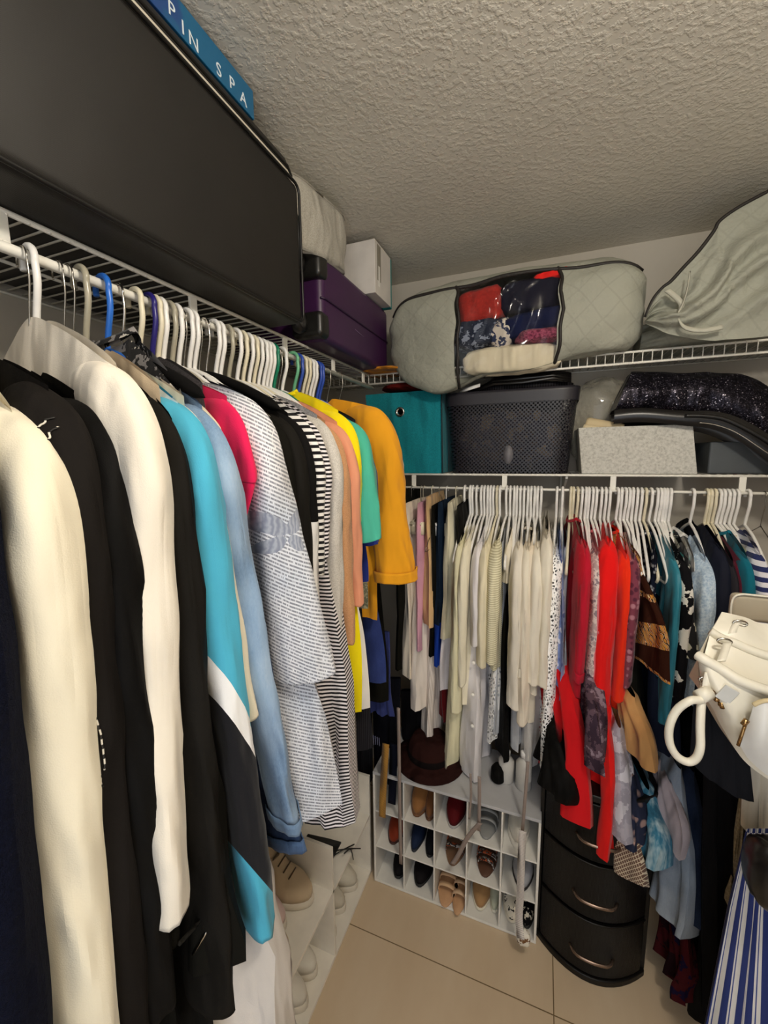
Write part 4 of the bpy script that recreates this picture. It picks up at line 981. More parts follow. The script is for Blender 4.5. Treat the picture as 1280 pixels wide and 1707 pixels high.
# ---- lower shelf
tm = fabric('14838e', 'heather', '107681', sc=.5, fold=.8)
r = empty('storage_cube', (-.525, 1.745, ZL + .005), 0, 'teal fabric storage cube with metal eyelet on the lower shelf', 'storage box')
m = MB()
def cube_side(u, v):
    P_ = [(-.158, -.148), (.158, -.148), (.158, .148), (-.158, .148), (-.158, -.148)]
    i = min(int(u * 4), 3); t = u * 4 - i; x = P_[i][0] * (1 - t) + P_[i + 1][0] * t; y = P_[i][1] * (1 - t) + P_[i + 1][1] * t
    k = 1 - .035 * (1 - v); bulge = .006 * sin(pi * v) * sin(pi * t)
    return (x * k * (1 + bulge * 4) - .012 * v, y * k * (1 + bulge * 4) + .004 * sin(x * 40 + v * 8) * (i == 0), .322 * v)
m.grid(cube_side, 48, 12); m.box(-.14, .14, -.13, .13, .30, .318)
m.build('fabric_cube', tm, r)
MB().lathe([(.011, 0), (.019, -.001), (.0195, -.004), (.012, -.005), (.0115, 0)], (-.018, -.152, .245), 24, 'y').build('eyelet', chrome, r)
MB().lathe([(.0005, 0), (.0118, -.0005), (.0118, -.002), (.0005, -.002)], (-.018, -.150, .245), 20, 'y').build('eyelet_hole', solid('dark_hole', '2a0f0a', .8), r)
MB().tube([(.156, -.150, .0), (.150, -.152, .322)], .003, 6).build('edge_binding', solid('dark_binding', '1b3238', .7), r)

bk = NT('perforated_plastic'); bk.b.inputs['Roughness'].default_value = .4
X_, Y_, Z_ = bk.xyz()
def per(c, s_): return bk.math('SINE', bk.math('MULTIPLY', c, s_))
hx = bk.math('MULTIPLY', per(bk.math('ADD', X_, Y_), 430), per(Z_, 430))
hole = bk.math('GREATER_THAN', hx, .16)
bk.base(bk.mix(hole, '201e26', '3a3434')); bk.l(bk.math('SUBTRACT', 1, bk.math('MULTIPLY', hole, .95)), bk.b.inputs['Alpha']); bk.bump(hx, -.6, .003); bk = bk.m
bpl = solid('basket_plastic', '26242b', .42)
r = empty('laundry_basket', (-.128, 1.745, ZL + .005), 0, 'dark grey perforated plastic basket on the lower shelf', 'basket')
def bask(u, v, s0=.215, s1=.238, d=.13, d1=.145, h=.30):
    a = 2 * pi * u; e = .28; k = v
    return ((s0 + (s1 - s0) * k) * sgn(cos(a), e), (d + (d1 - d) * k) * sgn(sin(a), e), h * k)
MB().grid(bask, 72, 10, closeu=True).build('basket_wall', bk, r)
m = MB(); n = 72; m.add([bask(i / n, 0) for i in range(n)], [tuple(range(n))[::-1]]); m.build('basket_bottom', bpl, r)
MB().grid(lambda u, v: tuple(Vector(bask(u, .86 + .16 * min(1, v * 1.5))) * 1.0 + Vector((bask(u, 1)[0] * .02, bask(u, 1)[1] * .03, 0)) * (1 if v < .8 else -.4)), 72, 6, closeu=True).build('rim', bpl, r)
MB().lathe([(.001, 0), (.028, -.001), (.028, -.003), (.001, -.004)], (0, 0, 0), 24, 'y').build('plaque', solid('plaque_grey', '6f6d72', .5), r, loc=(.005, -.133, .07)).scale = (.62, 1, 1.25)
lump('basket_contents', (-.13, 1.745, 1.72), (.19, .11, .12), fabric('6a5a52', 'blotch', '4b4858', '9d8a78', .8), 'mixed clothes seen through the perforated basket', 'clothes', 9)
CO = COL.objects[-1]; CO.name = 'clothes_pile'; CO['kind'] = 'stuff'
# black cloth and belts piled on the basket
r = lump('folded_garment', (-.10, 1.74, 1.905), (.20, .12, .022), fabric('121114', 'vstripe', '2a282c', sc=2.2, rough=.6), 'black striped cloth folded on top of the dark basket', 'clothes', 11)
for k, (z, yy) in enumerate(((1.915, 1.60), (1.925, 1.605), (1.932, 1.615), (1.94, 1.62))):
    o = MB().ribbon([(-.27 + .02 * k, yy + .03, z - .02), (-.18, yy, z + .002), (-.08, yy - .004, z + .006 * sin(k)), (.02, yy, z + .008), (.08, yy + .02, z - .004)], .006, (0, .3, 1)).build('leather_belt', solid('black_leather', '151313', .3), None)
    tag(o, 'black belt laid along the front of the basket top', 'belt', 'belts on the basket')
o = MB().ribbon([(-.31, 1.62, 1.900), (-.27, 1.598, 1.905), (-.23, 1.60, 1.915)], .006, (0, .2, 1)).build('hanger_tip', white_plastic)
o.name = 'white_strap'; tag(o, 'short white strap end lying on the basket rim', 'strap')

# clear plastic bag behind
fp = NT('clear_plastic_bag'); fp.b.inputs['Roughness'].default_value = .12; fp.b.inputs['Alpha'].default_value = .35; fp.base('cfc9b4'); fp.b.inputs['Coat Weight'].default_value = 1
fp.bump(fp.noise(22, detail=4, rough=.7), 1, .03)
lump('plastic_bag', (.20, 1.80, 1.77), (.11, .06, .165), fp.m, 'crumpled clear plastic bag between basket and black sparkly bag', 'bag', 12, amp=.10)
# grey felt bin
fl = NT('grey_felt'); fl.b.inputs['Roughness'].default_value = .95
fl.base(fl.ramp(fl.noise(120, detail=4, rough=.7), [(.35, 'aeaca4'), (.5, 'c6c4bc'), (.65, 'd2d0c8')])); fl.bump(fl.noise(300), .3, .002); fl = fl.m
r = empty('felt_bin', (.30, 1.72, ZL + .005), 0, 'light grey felt storage bin on the lower shelf, right of the basket', 'storage box')
P0 = [(-.172, -.118), (.165, -.118), (.165, .12), (-.172, .12)]
P1 = [(-.190, -.120), (.140, -.120), (.205, .12), (-.190, .12)]
m = MB()
for (o_, i_) in (((0, 0), 1),):
    for k in range(4):
        a, b = k, (k + 1) % 4
        def inn(p, s_=.008): return (p[0] - s_ * (1 if p[0] > 0 else -1), p[1] - s_ * (1 if p[1] > 0 else -1))
        hgt = .160
        m.hexa([P0[a] + (0,), P0[b] + (0,), inn(P0[b]) + (0,), inn(P0[a]) + (0,), P1[a] + (hgt,), P1[b] + (hgt,), inn(P1[b]) + (hgt,), inn(P1[a]) + (hgt,)])
m.add([p + (.004,) for p in P0], [(0, 1, 2, 3)])
m.build('felt_wall', fl, r, bevel=.002, smooth=False)
MB().hexa([P0[1] + (0.001,), (.29, .10, .001), (.29, .11, .001), (.16, .13, .001), (.141, -.121, .160), (.21, .11, .160), (.20, .12, .160), (.137, .12, .160)]).build('folded_side', fl, r, smooth=False) if False else None
o = MB().lathe([(.001, 0), (.019, .001), (.021, .01), (.021, .11), (.019, .119), (.001, .12)], (0, 0, 0), 18, 'x').build('paper_roll', solid('beige_paper', 'cbb892', .7))
o.location = (.135, 1.64, 1.765); o.rotation_euler = (0, .25, -.15); tag(o, 'beige paper roll sticking out of the grey felt bin', 'roll')
o = MB().lathe([(.001, 0), (.012, .001), (.013, .01), (.013, .10), (.001, .11)], (0, 0, 0), 18, 'x').build('paper_roll', solid('cream_paper', 'd8c9a6', .7))
o.location = (.125, 1.625, 1.748); o.rotation_euler = (0, .2, -.1); tag(o, 'thin cream roll under the beige roll at the felt bin corner', 'roll')
rbox((.50, .86, 1.63, 1.86, ZL + .005, 1.69), 'storage_tub', solid('slate_grey_plastic', '4b5054', .5), None, .006)
tag(COL.objects[-1], 'dark grey plastic tub right of the felt bin, below the black bag', 'storage box')
# black sparkly bag
seq = fabric('14121a', 'sequin', rough=.3); lth = solid('black_leather', '151313', .3)
r = empty('hand_bag', (.44, 1.66, 1.80), 0, 'black sparkly bag lying across the grey felt bin', 'bag')
def bb(u, v):
    a = 2 * pi * v; t = sin(a)
    x = .215 + .52 * u
    zt = 1.932 - .045 * u - .10 * sm((u - .62) * 2.2); zb = 1.795 - .03 * u - .15 * sm((u - .40) * 1.8)
    zc = (zt + zb) / 2; hz_ = (zt - zb) / 2
    y = 1.675 + .085 * sgn(cos(a), .75) * (1 - .55 * max(0, t)); z = zc + hz_ * sgn(t, .8)
    x += .055 * (z - zb) / (zt - zb) * (1 - u)
    n = .006 * wob(x * 16, a * 2.2, z * 20, 1.7) + .004 * (1 - 2 * abs(noise.noise(Vector((x * 14, y * 10, z * 14)))))
    return (x - .44, y + n * 1.5 - 1.66, z + n - 1.80)
m = MB().grid(lambda u, v: bb(u, v), 50, 36); m.add([bb(0, k / 24) for k in range(24)], [tuple(range(24))]); m.build('sequin_body', seq, r)
def strip(u, v):
    x = .215 + .55 * u; y = 1.588 - .028 * u - .010 * sin(pi * v); z = 1.80 - .045 * v - .02 * u - .145 * sm((u - .42) * 1.7) + .006 * sin(u * 12) - .03 * v * sm(u * 2 - .6)
    return (x - .44, y - 1.66, z - 1.80)
m = MB().grid(strip, 40, 8); m.grid(lambda u, v: tuple(Vector(strip(u, v)) + Vector((0, .07, -.01))), 40, 8)
m.build('leather_flap', lth, r)
MB().tube(cr([tuple(Vector(strip(u, .35)) + Vector((0, -.004, 0))) for u in (.35, .45, .55, .7, .85, 1)], 5), .006, 8).build('strap', lth, r)
MB().tube(cr([tuple(Vector(strip(u, .75)) + Vector((0, -.004, 0))) for u in (.42, .5, .6, .75, .9)], 5), .0018, 6).build('zipper', chrome, r)

# ------------------------------------------------------------------ shoe furniture
lam = solid('white_laminate', 'e6e3dc', .4); lamw = solid('white_laminate_warm', 'ece6da', .4)
r = empty('shoe_cubby', (-.2575, 1.42, 0), 0, 'white cube shoe organizer with fifteen compartments against the back wall', 'shoe rack')
cw = .117; x0 = -.2925; T = .005
m = MB().box(-.2975, .2975, -.14, .14, .466, .477).build('top_panel', solid('grey_laminate', 'b9b9bb', .4), r, smooth=False, bevel=.001)
MB().box(-.2975, .2975, -.14, .14, .002, .012).build('bottom_panel', lam, r, smooth=False, bevel=.001)
for sx_ in (-.2975, .2895): MB().box(sx_, sx_ + .008, -.14, .14, .012, .466).build('side_panel', lam, r, smooth=False, bevel=.001)
for k in range(1, 5): MB().box(x0 + cw * k - .003, x0 + cw * k + .003, -.139, .14, .012, .466).build('divider', lam, r, smooth=False, bevel=.001)
for z in (.158, .312): MB().box(-.2895, .2895, -.138, .14, z - .003, z + .003).build('shelf', lam, r, smooth=False, bevel=.001)
MB().box(-.29, .29, .134, .14, .012, .466).build('back_panel', solid('grey_laminate', 'b9b9bb', .4), r, smooth=False)

r = empty('shoe_shelf', (-.73, .90, 0), 0, 'low white open shoe shelf along the left wall', 'shoe rack')
MB().box(-.15, .15, -.19, .40, .002, .014).build('bottom_panel', lamw, r, smooth=False, bevel=.001)
MB().box(-.15, .15, -.19, .40, .252, .264).build('shelf', lamw, r, smooth=False, bevel=.001)
MB().box(-.15, .15, .40, .412, .002, .43).build('side_panel', lamw, r, smooth=False, bevel=.001)
MB().box(-.15, .15, .098, .108, .014, .42).build('divider', lamw, r, smooth=False, bevel=.001)
r = empty('shoe_shelf', (-.73, .44, 0), 0, 'taller white shoe shelf unit nearest the door on the left', 'shoe rack')
MB().box(-.15, .15, -.27, .262, .002, .014).build('bottom_panel', lamw, r, smooth=False, bevel=.001)
MB().box(-.15, .15, -.27, .262, .262, .274).build('shelf', lamw, r, smooth=False, bevel=.001)
for yy in (-.282, .262): MB().box(-.15, .15, yy, yy + .012, .002, .53).build('side_panel', lamw, r, smooth=False, bevel=.001)

def foot(th, L_, W_, toe=1.0, tip=1.0):
    c, s_ = cos(th), sin(th)
    x = (c * .5 + .5) * toe
    w = (.34 + .16 * math.exp(-((x - .72) / .25) ** 2)) * W_ * 2
    return x * L_, sgn(s_, .8) * w * .5 * (1 if x < .8 else 1)
def shoe(p, rz, label, kind='sneaker', col='e8e2d6', sole='f0ece2', L_=.26, W_=.095, H_=.10, group=None, lace='f5f2ea', inner='3a342e', cat='shoe', acc=None, name=None, tilt=0, pat=None):
    nm = name or {'sneaker': 'sneaker', 'flat': 'flat_shoe', 'sandal': 'sandal', 'heel': 'high_heel_shoe', 'wedge': 'wedge_boot'}[kind]
    r = empty(nm, p, rz, label, cat, group)
    r.rotation_euler = (0, tilt, rz)
    N = 28
    rise = {'heel': .065, 'wedge': .05}.get(kind, 0)
    def lift(x): t = 1 - sm((x / L_ - .15) / .55); return rise * t
    um = pat or fabric(col, rough=.7, fold=.4); sm_ = solid('sole_' + sole, sole, .6); im = fabric(inner, fold=0)
    def loft(rings, nme, mat, par, capb=True, capt=True):
        vs = [q for rg in rings for q in rg]; m_ = len(rings)
        fs = [(i * N + k, i * N + (k + 1) % N, (i + 1) * N + (k + 1) % N, (i + 1) * N + k) for i in range(m_ - 1) for k in range(N)]
        if capb: fs.append(tuple(range(N))[::-1])
        if capt: fs.append(tuple((m_ - 1) * N + k for k in range(N)))
        return MB().add(vs, fs).build(nme, mat, par)
    def ring(z, toe, wk, xo=0, dz=0):
        out = []
        for k in range(N):
            x, y = foot(2 * pi * k / N, L_, W_, toe)
            out.append((x + xo, y * wk, z + lift(x + xo) + dz))
        return out
    sh = .022 if kind == 'sneaker' else .008
    loft([ring(0, 1.0, .96), ring(.003, 1.01, 1.03), ring(sh, 1.01, 1.03), ring(sh + .002, 1.0, .97)], 'sole', sm_, r)
    if kind in ('sneaker', 'wedge'):
        u = loft([ring(sh, .99, .97), ring(sh + .022, .985, .98, .002), ring(sh + .034, .93, .93, .004), ring(sh + .046, .80, .88, .006), ring(sh + .062, .64, .82, .008), ring(H_, .52, .76, .008), ring(H_ + .002, .48, .66, .012),
                  ring(H_ - .02, .46, .6, .014), ring(sh + .01, .5, .6, .014)], 'upper', um, r)
        if kind == 'sneaker':
            lm = fabric(lace, fold=0)
            m_ = MB()
            for k in range(4):
                t = .50 + .075 * k; z = H_ + .004 - .015 * k
                m_.tube([(t * L_, -.02, z - .004), (t * L_ + .004, 0, z + .004), (t * L_, .02, z - .004)], .0022, 6)
            m_.build('laces', lm, r)
            MB().grid(lambda a, b: ((.40 + .22 * (1 - b)) * L_, (a - .5) * .05, sh + .05 + (H_ - sh - .03) * b + .004 * sin(pi * a)), 8, 6).build('tongue', um, r)
    elif kind == 'flat' or kind == 'heel':
        hh = .05 if kind == 'flat' else .045
        loft([ring(sh, .99, .95), ring(sh + .012, .985, .97, .001), ring(sh + .024, .965, .93, .002), ring(sh + hh * .62, .80, .90, .002), ring(sh + hh, .62, .84, .003), ring(sh + hh - .004, .60, .76, .006), ring(sh + .006, .62, .76, .006)], 'upper', um, r)
        MB().add(ring(sh + .007, .6, .76, .006), [tuple(range(N))]).build('insole', im, r)
    elif kind == 'sandal':
        MB().add(ring(sh + .001, .97, .9, .004), [tuple(range(N))]).build('insole', fabric(inner, fold=0), r)
        for t in ((.25, .42, .62, .78) if acc is None else acc):
            x = t * L_; w = foot(math.acos(max(-1, min(1, 2 * t - 1))), L_, W_)[1]
            pts = [(x, -w, sh), (x + .006, -w * .8, sh + .028), (x + .01, 0, sh + .04), (x + .006, w * .8, sh + .028), (x, w, sh)]
            MB().ribbon(cr(pts, 4), .008, (1, 0, 0), .0015).build('strap', um, r)
    if kind == 'heel':
        MB().tube([(.03, 0, lift(.03)), (.024, 0, .03), (.022, 0, 0)], [.014, .007, .005], 8).build('heel', sm_, r)
    if kind == 'wedge':
        rg = [ring(0, .62, .8), ring(.0, .62, .8)]
        vs0 = ring(0, .62, .85); vsb = [(p_[0], p_[1], 0) for p_ in vs0]
        MB().add(vsb + vs0, [(k, (k + 1) % N, (k + 1) % N + N, k + N) for k in range(N)] + [tuple(range(N))[::-1]]).build('wedge_heel', sm_, r)
    return r
def cell(c, rw): return -.55 + .117 * c + .0585 + .002, (.017, .162, .316)[rw]
SH = .8   # shoes stand on the cubby floors, toes to the room
def cs(c, rw, dx, kind, label, col, sole='c8b89a', rz=-90, y=1.54, **k):
    x, z = cell(c, rw)
    k.setdefault('L_', .235); k.setdefault('W_', .078)
    return shoe((x + dx, y, z + k.pop('dz', 0)), radians(rz), label, kind, col, sole, **k)
bead = fabric('b9b2ae', 'blotch', '1c1a1c', 'b0552e', 3.5, fold=.3)
cs(0, 1, 0, 'flat', 'brick red loafer in the leftmost middle compartment', '8a3216', '3a1a10')
cs(0, 0, .02, 'heel', 'black high heel in the bottom left compartment', '151315', '0d0d0d')
cs(1, 2, -.02, 'wedge', 'tan suede wedge, left one in the first top compartment', '8c5f34', '6d4626', H_=.085, dz=.0)
cs(1, 2, .028, 'wedge', 'brown suede wedge, right one in the first top compartment', '6f4727', '583619', H_=.08, W_=.06)
cs(1, 1, -.03, 'flat', 'navy flat shoe on the left of its compartment', '1c2740', '131826', W_=.055)
cs(1, 1, .03, 'flat', 'black flat shoe beside the navy flat', '121318', '0d0d0d', W_=.06)
cs(1, 0, -.01, 'heel', 'black sandal heel with coppery strap in the bottom row', '171416', '0d0d0d')
cs(2, 2, 0, 'wedge', 'dark red velvet shoe with silver trim in the top row', '551014', 'a9a4a0', H_=.08)
cs(2, 1, 0, 'sandal', 'sandal with silver beads and red thong in the middle row', 'x', '7a5a42', pat=bead, inner='6a4a36')
cs(2, 0, -.02, 'sandal', 'nude sandal with crossed straps in the bottom row', 'd0ab85', 'c89c74', inner='c9a27c', y=1.52, L_=.25)
cs(2, 0, .028, 'sandal', 'nude strappy sandal leaning beside its pair', 'd6b592', 'c89c74', inner='c9a27c', y=1.51, L_=.25, W_=.06)
cs(3, 2, 0, 'sandal', 'silver grey sandal with black strap in the top row', 'a3a3a0', '8a8a88', inner='9a9a98')
cs(3, 1, 0, 'sandal', 'sandal covered in black, white and orange beads in the middle row', 'x', '5a3a28', pat=bead, inner='4a3022', acc=(.3, .45, .6, .72, .84))
cs(3, 0, -.015, 'flat', 'tan slide with pale sole in the bottom row', 'a57f55', 'e3dcc8', inner='c9a878')
cs(3, 0, .035, 'flat', 'pale grey green slide behind the tan slide', 'b9bda9', 'd9d6c8', W_=.05, y=1.55)
cs(4, 2, -.01, 'sneaker', 'white canvas sneaker in the top right compartment', 'd8d4ca', 'e6e2d8', H_=.085)
cs(4, 1, .01, 'flat', 'silver flat with black trim in the right middle compartment', 'a9a9ae', '2a2626', inner='3a1a14')
cs(4, 0, -.02, 'flat', 'cream flat with black polka dots in the bottom right compartment', 'x', 'd9d2c2', pat=fabric('e6dfcf', 'blotch', 'e6dfcf', '141316', 2.6, fold=0))
cs(4, 0, .03, 'flat', 'black flat with white dots next to the cream dotted one', 'x', '1a1a1a', pat=fabric('141316', 'blotch', '141316', 'e6dfcf', 3.0, fold=0), W_=.06)
# on top of the cubby
r = empty('sun_hat', (-.37, 1.42, .477), 0, 'dark brown round hat on top of the shoe organizer', 'hat')
MB().lathe([(.135, .0), (.137, .006), (.10, .016), (.085, .022), (.08, .07), (.065, .095), (.02, .10)], n=32).build('crown', fabric('2b1512'), r)
MB().lathe([(.0855, .022), (.0865, .024), (.084, .045), (.082, .046)], n=32).build('hat_band', fabric('120c0c'), r)
for k, (px, py, h, lab) in enumerate(((843, 1300, .10, 'white plastic bottle on the shoe organizer, left of two'), (872, 1312, .12, 'white plastic bottle on the shoe organizer, right of two'))):
    p = at(px, py, z=.477)
    r = empty('bottle', (p.x, p.y, .477), 0, lab, 'bottle')
    MB().lathe([(.023, 0), (.027, .004), (.027, h * .8), (.018, h * .92), (.011, h * .95), (.011, h)], n=20).build('bottle_body', solid('bottle_white', 'c9c6c0', .4), r)
    MB().lathe([(.013, h), (.013, h + .018), (.011, h + .02)], n=16).build('cap', white_plastic, r)
r = empty('pouch', (-.11, 1.40, .477), 0, 'small black pouch beside the white bottles on the shoe organizer', 'pouch')
MB().lathe([(.018, 0), (.026, .01), (.024, .05), (.014, .065)], n=16).build('pouch_body', BLK3, r)
# sneakers on the left shelves (bottom and upper level), toes to the aisle
def ls(px, py, lvl, label, col, rz=0, **k):
    zf = .014 if lvl == 0 else .264
    p = at(px, py, z=zf); L_ = k.pop('L_', .255)
    return shoe((p.x - L_ * .97, p.y, zf + .001), radians(rz), label, 'sneaker', col, k.pop('sole', 'd6cdbd'), L_=L_, lace=k.pop('lace', '8f8573'), **k)
ls(517, 1505, 1, 'worn beige leather sneaker on the upper left shelf', 'cdb89a', H_=.125, W_=.108, lace='5a4c3c')
ls(478, 1600, 1, 'tan slip-on shoe on the upper left shelf near the cuff', 'd3bd96', H_=.08)
ls(472, 1548, 1, 'pink and white sneaker on the upper left shelf', 'd9bfb8', H_=.08)
ls(592, 1480, 0, 'pale grey sneaker on the bottom left shelf, farthest from the door', 'cdc6b6', H_=.095)
ls(572, 1517, 0, 'grey white sneaker on the bottom left shelf, second farthest', 'c9c1b0', H_=.09)
ls(556, 1560, 0, 'beige sneaker on the bottom left shelf beside the divider', 'cfc5b0', H_=.08)
ls(524, 1625, 0, 'white sneaker with grey lining on the bottom left shelf', 'd9d4c8', H_=.11, inner='6a6460')
ls(508, 1678, 0, 'white running shoe with stripes on the bottom left shelf, nearest', 'dcd6ca', H_=.10)
r = empty('sandal', (-.60, 1.11, .265), 0, 'thin black strappy sandal on the upper left shelf edge', 'shoe')
for k, P in enumerate(([(-.04, -.03, .01), (.0, .0, .03), (.02, .05, .01)], [(-.05, .0, .005), (.01, .02, .018), (.04, .06, -.01)], [(.01, -.01, .03), (.02, .02, .02), (.025, .03, -.03)])):
    MB().tube(cr(P, 5), .002, 6).build('strap', rub, r)
MB().ribbon([(-.16, .0, .003), (-.08, .01, .004), (-.03, .015, .003)], .03, (0, 1, 0), .003).build('sole', rub, r)
# cable hanging in the near unit
o = MB().tube(cr([(-.60, .50, .276), (-.585, .515, .40), (-.58, .53, .45), (-.57, .545, .50)], 6), .003, 6).build('cable', rub); tag(o, 'black cable looping over the near left shoe shelf', 'cable')

# ------------------------------------------------------------------ black drawer tower
wick = NT('black_wicker_plastic'); wick.b.inputs['Roughness'].default_value = .38
wv = wick.math('MULTIPLY', wick.wave(95, 'X'), wick.wave(160, 'Z'))
wick.base(wick.mix(wv, '080605', '130f0c')); wick.b.inputs['Specular IOR Level'].default_value = .3; wick.bump(wv, .8, .002); wick = wick.m
dkp = solid('dark_brown_plastic', '0e0b09', .42, spec=.3)
r = empty('drawer_tower', (.20, 1.42, 0), 0, 'black wicker look plastic drawer tower with curved front', 'drawers')
def dfront(x): return -.105 - .085 * (1 - (x / .165) ** 2)
def slab(xa, xb, z0, z1, yb, dy=0, n=14, inset=0):
    m_ = MB(); fr = []
    for k in range(n + 1):
        x = xa + (xb - xa) * k / n; fr.append((x, dfront(x) + dy))
    ring = fr + [(xb, yb), (xa, yb)]
    nn = len(ring)
    m_.add([(x, y, z0) for x, y in ring] + [(x, y, z1) for x, y in ring], [tuple(range(nn))[::-1], tuple(range(nn, 2 * nn))] + [(k, (k + 1) % nn, (k + 1) % nn + nn, k + nn) for k in range(nn)])
    return m_
slab(-.163, .163, 0, .022, .13).build('base', dkp, r, smooth=False, bevel=.004)
slab(-.163, .163, .632, .655, .13).build('top_panel', dkp, r, smooth=False, bevel=.004)
for sx_ in (-.163, .151): MB().box(sx_, sx_ + .012, -.103, .13, .022, .632).build('side_panel', dkp, r, smooth=False, bevel=.002)
for k in range(3):
    z0 = .026 + k * .202
    d = slab(-.149, .149, z0, z0 + .194, .12, dy=.004).build('drawer', wick, r, smooth=False, bevel=.006)
    zh_ = z0 + .075
    pts = []
    for i in range(13):
        x = -.062 + .124 * i / 12; bow = .020 * min(1, sin(pi * i / 12) * 3)
        pts.append((x, dfront(x) + .004 - bow, zh_))
    MB().tube(pts, .0055, 8, flat=.8).build('handle', solid('satin_metal_handle', '8a7466' if k == 0 else '4a423c', .25, .8), d)
    MB().tube([(x, dfront(x) + .002, z0 + .194) for x in [-.149 + .298 * i / 14 for i in range(15)]], .003, 6).build('drawer_lip', dkp, d)

# ------------------------------------------------------------------ belts and scarves hanging below the clothes
def strap(pts, w, mat, label, name='belt', cat='belt', wd=(1, 0, 0), th=.0015, group=None):
    P = [tuple(at(px, py, y=yy)) for px, py, yy in pts]
    o = MB().ribbon(cr(P, 6), w, wd, th).build(name, mat); return tag(o, label, cat, group)
bel = solid('taupe_leather', '8f8078', .6)
strap([(664, 1180, 1.26), (665, 1240, 1.26), (666, 1330, 1.26), (668, 1440, 1.26)], .006, bel, 'narrow taupe belt hanging at the left post of the shoe organizer')
strap([(643, 1240, 1.26), (640, 1290, 1.26), (638, 1330, 1.26), (637, 1362, 1.26)], .013, fabric('b98b42', 'stripe', '8a6128', sc=5), 'woven golden tan belt hanging left of the shoe organizer')
strap([(656, 1240, 1.29), (655, 1290, 1.29), (653, 1340, 1.29)], .015, fabric('0f1220'), 'dark navy sash hanging beside the woven belt', 'sash', 'sash')
strap([(784, 1290, 1.25), (785, 1325, 1.25), (782, 1365, 1.25)], .0035, bel, 'thin grey tie end hanging in front of the top compartments', 'tie_belt')
strap([(799, 1295, 1.25), (799, 1340, 1.25), (798, 1385, 1.25)], .0055, bel, 'wider grey tie end right of the thin one', 'tie_belt')
strap([(800, 1372, 1.24), (780, 1395, 1.24), (764, 1425, 1.24), (754, 1440, 1.24)], .0075, bel, 'grey belt end draped diagonally over the middle compartments')
strap([(880, 1270, 1.25), (876, 1320, 1.25), (872, 1370, 1.25), (870, 1390, 1.25)], .005, bel, 'thin upper end of a grey tie hanging at the right compartments', 'tie_belt')
strap([(871, 1385, 1.22), (869, 1430, 1.22), (867, 1490, 1.22), (865, 1530, 1.22), (868, 1565, 1.20)], .0115, fabric('d9d2cc', 'stripe', 'b9b0aa', sc=4), 'white ribbed fabric belt reaching almost to the floor')
lump('belt_end', tuple(at(872, 1562, y=1.215)), (.022, .012, .030), fabric('e9e2d4', 'blotch', 'e9e2d4', '7a5636', 1.5), 'bunched cream and brown end of the ribbed belt', 'belt', 3)
g = at(620, 1210, y=1.36)
o = MB(); 
for k in range(9):
    q = at(606 + k * 3.2, 1218 + 1.5 * k, y=1.30); o.tube([q, q + Vector((.002, 0, -.03 - .01 * hsh(k)))], .0012, 5)
tag(o.build('scarf_fringe', fabric('8f93b8')), 'lavender blue fringe of a scarf hanging in the corner', 'scarf')
o = body_mb(.05, .065, 0, 0, -.33, .012, .006, 4, dip=0).build('scarf', fabric('303a72')); o.location = at(628, 1050, y=1.32); tag(o, 'indigo blue scarf hanging in the corner below the mustard blouse', 'scarf')

# ------------------------------------------------------------------ right side: white handbag, clothes on the right rod
wl_ = NT('white_leather'); wl_.b.inputs['Roughness'].default_value = .38; wl_.base(wl_.ramp(wl_.noise(6), [(.3, 'e9e4d4'), (.7, 'f2ecdc')])); wl_.bump(wl_.noise(9, detail=3), .5, .02); wl_ = wl_.m
gold = solid('gold_metal', 'a8865a', .25, 1)
o3 = Vector((.46, 1.02, 1.0))
r = empty('hand_bag', o3, 0, 'white leather bucket handbag with round handle, hanging at the right edge', 'handbag')
def W3(px, py, y): return at(px, py, y=y) - o3
def loft2(A_, B_, nv=10, bul=None):
    a = cr([tuple(p) for p in A_], 6); b = cr([tuple(p) for p in B_], 6); n_ = len(a) - 1
    def f(u, v):
        k = min(int(round(u * n_)), n_); p = Vector(a[k]).lerp(Vector(b[k]), v)
        if bul: p.y -= bul * sin(pi * v) * sin(pi * min(1, u * 1.3 + .05))
        return tuple(p)
    return f, n_
# front compartment: upper lip, front wall down to the slanting bottom
lip = [W3(1163, 1092, .955), W3(1175, 1100, .945), W3(1200, 1114, .94), W3(1235, 1135, .93), W3(1290, 1155, .93), W3(1340, 1172, .93)]
bot = [W3(1166, 1150, .975), W3(1186, 1178, .965), W3(1205, 1215, .955), W3(1240, 1268, .95), W3(1290, 1305, .95), W3(1340, 1330, .95)]
f1, n1 = loft2(lip, bot, bul=.03)
MB().grid(f1, n1, 12).build('front_panel', wl_, r)
lip2 = [W3(1184, 1052, 1.03), W3(1200, 1062, 1.025), W3(1225, 1072, 1.02), W3(1255, 1085, 1.015), W3(1290, 1096, 1.01), W3(1340, 1105, 1.01)]
f2, n2 = loft2(lip2, lip, bul=-.0)
def mid(u, v):
    p = Vector(f2(u, v)); p.z -= .035 * sin(pi * v); return tuple(p)
MB().grid(mid, n2, 10).build('middle_panel', wl_, r)
top3 = [W3(1203, 1020, 1.07), W3(1222, 1024, 1.07), W3(1245, 1030, 1.07), W3(1265, 1038, 1.07), W3(1290, 1040, 1.07), W3(1340, 1040, 1.07)]
f3, n3 = loft2(top3, lip2, bul=.012)
MB().grid(f3, n3, 8).build('rear_panel', wl_, r)
bk3 = [p + Vector((.01, .10, -.02)) for p in bot]
f4, n4 = loft2(top3, bk3); MB().grid(f4, n4, 8).build('back_panel', wl_, r)
f5, n5 = loft2(bot, bk3); MB().grid(f5, n5, 4).build('base_panel', wl_, r)
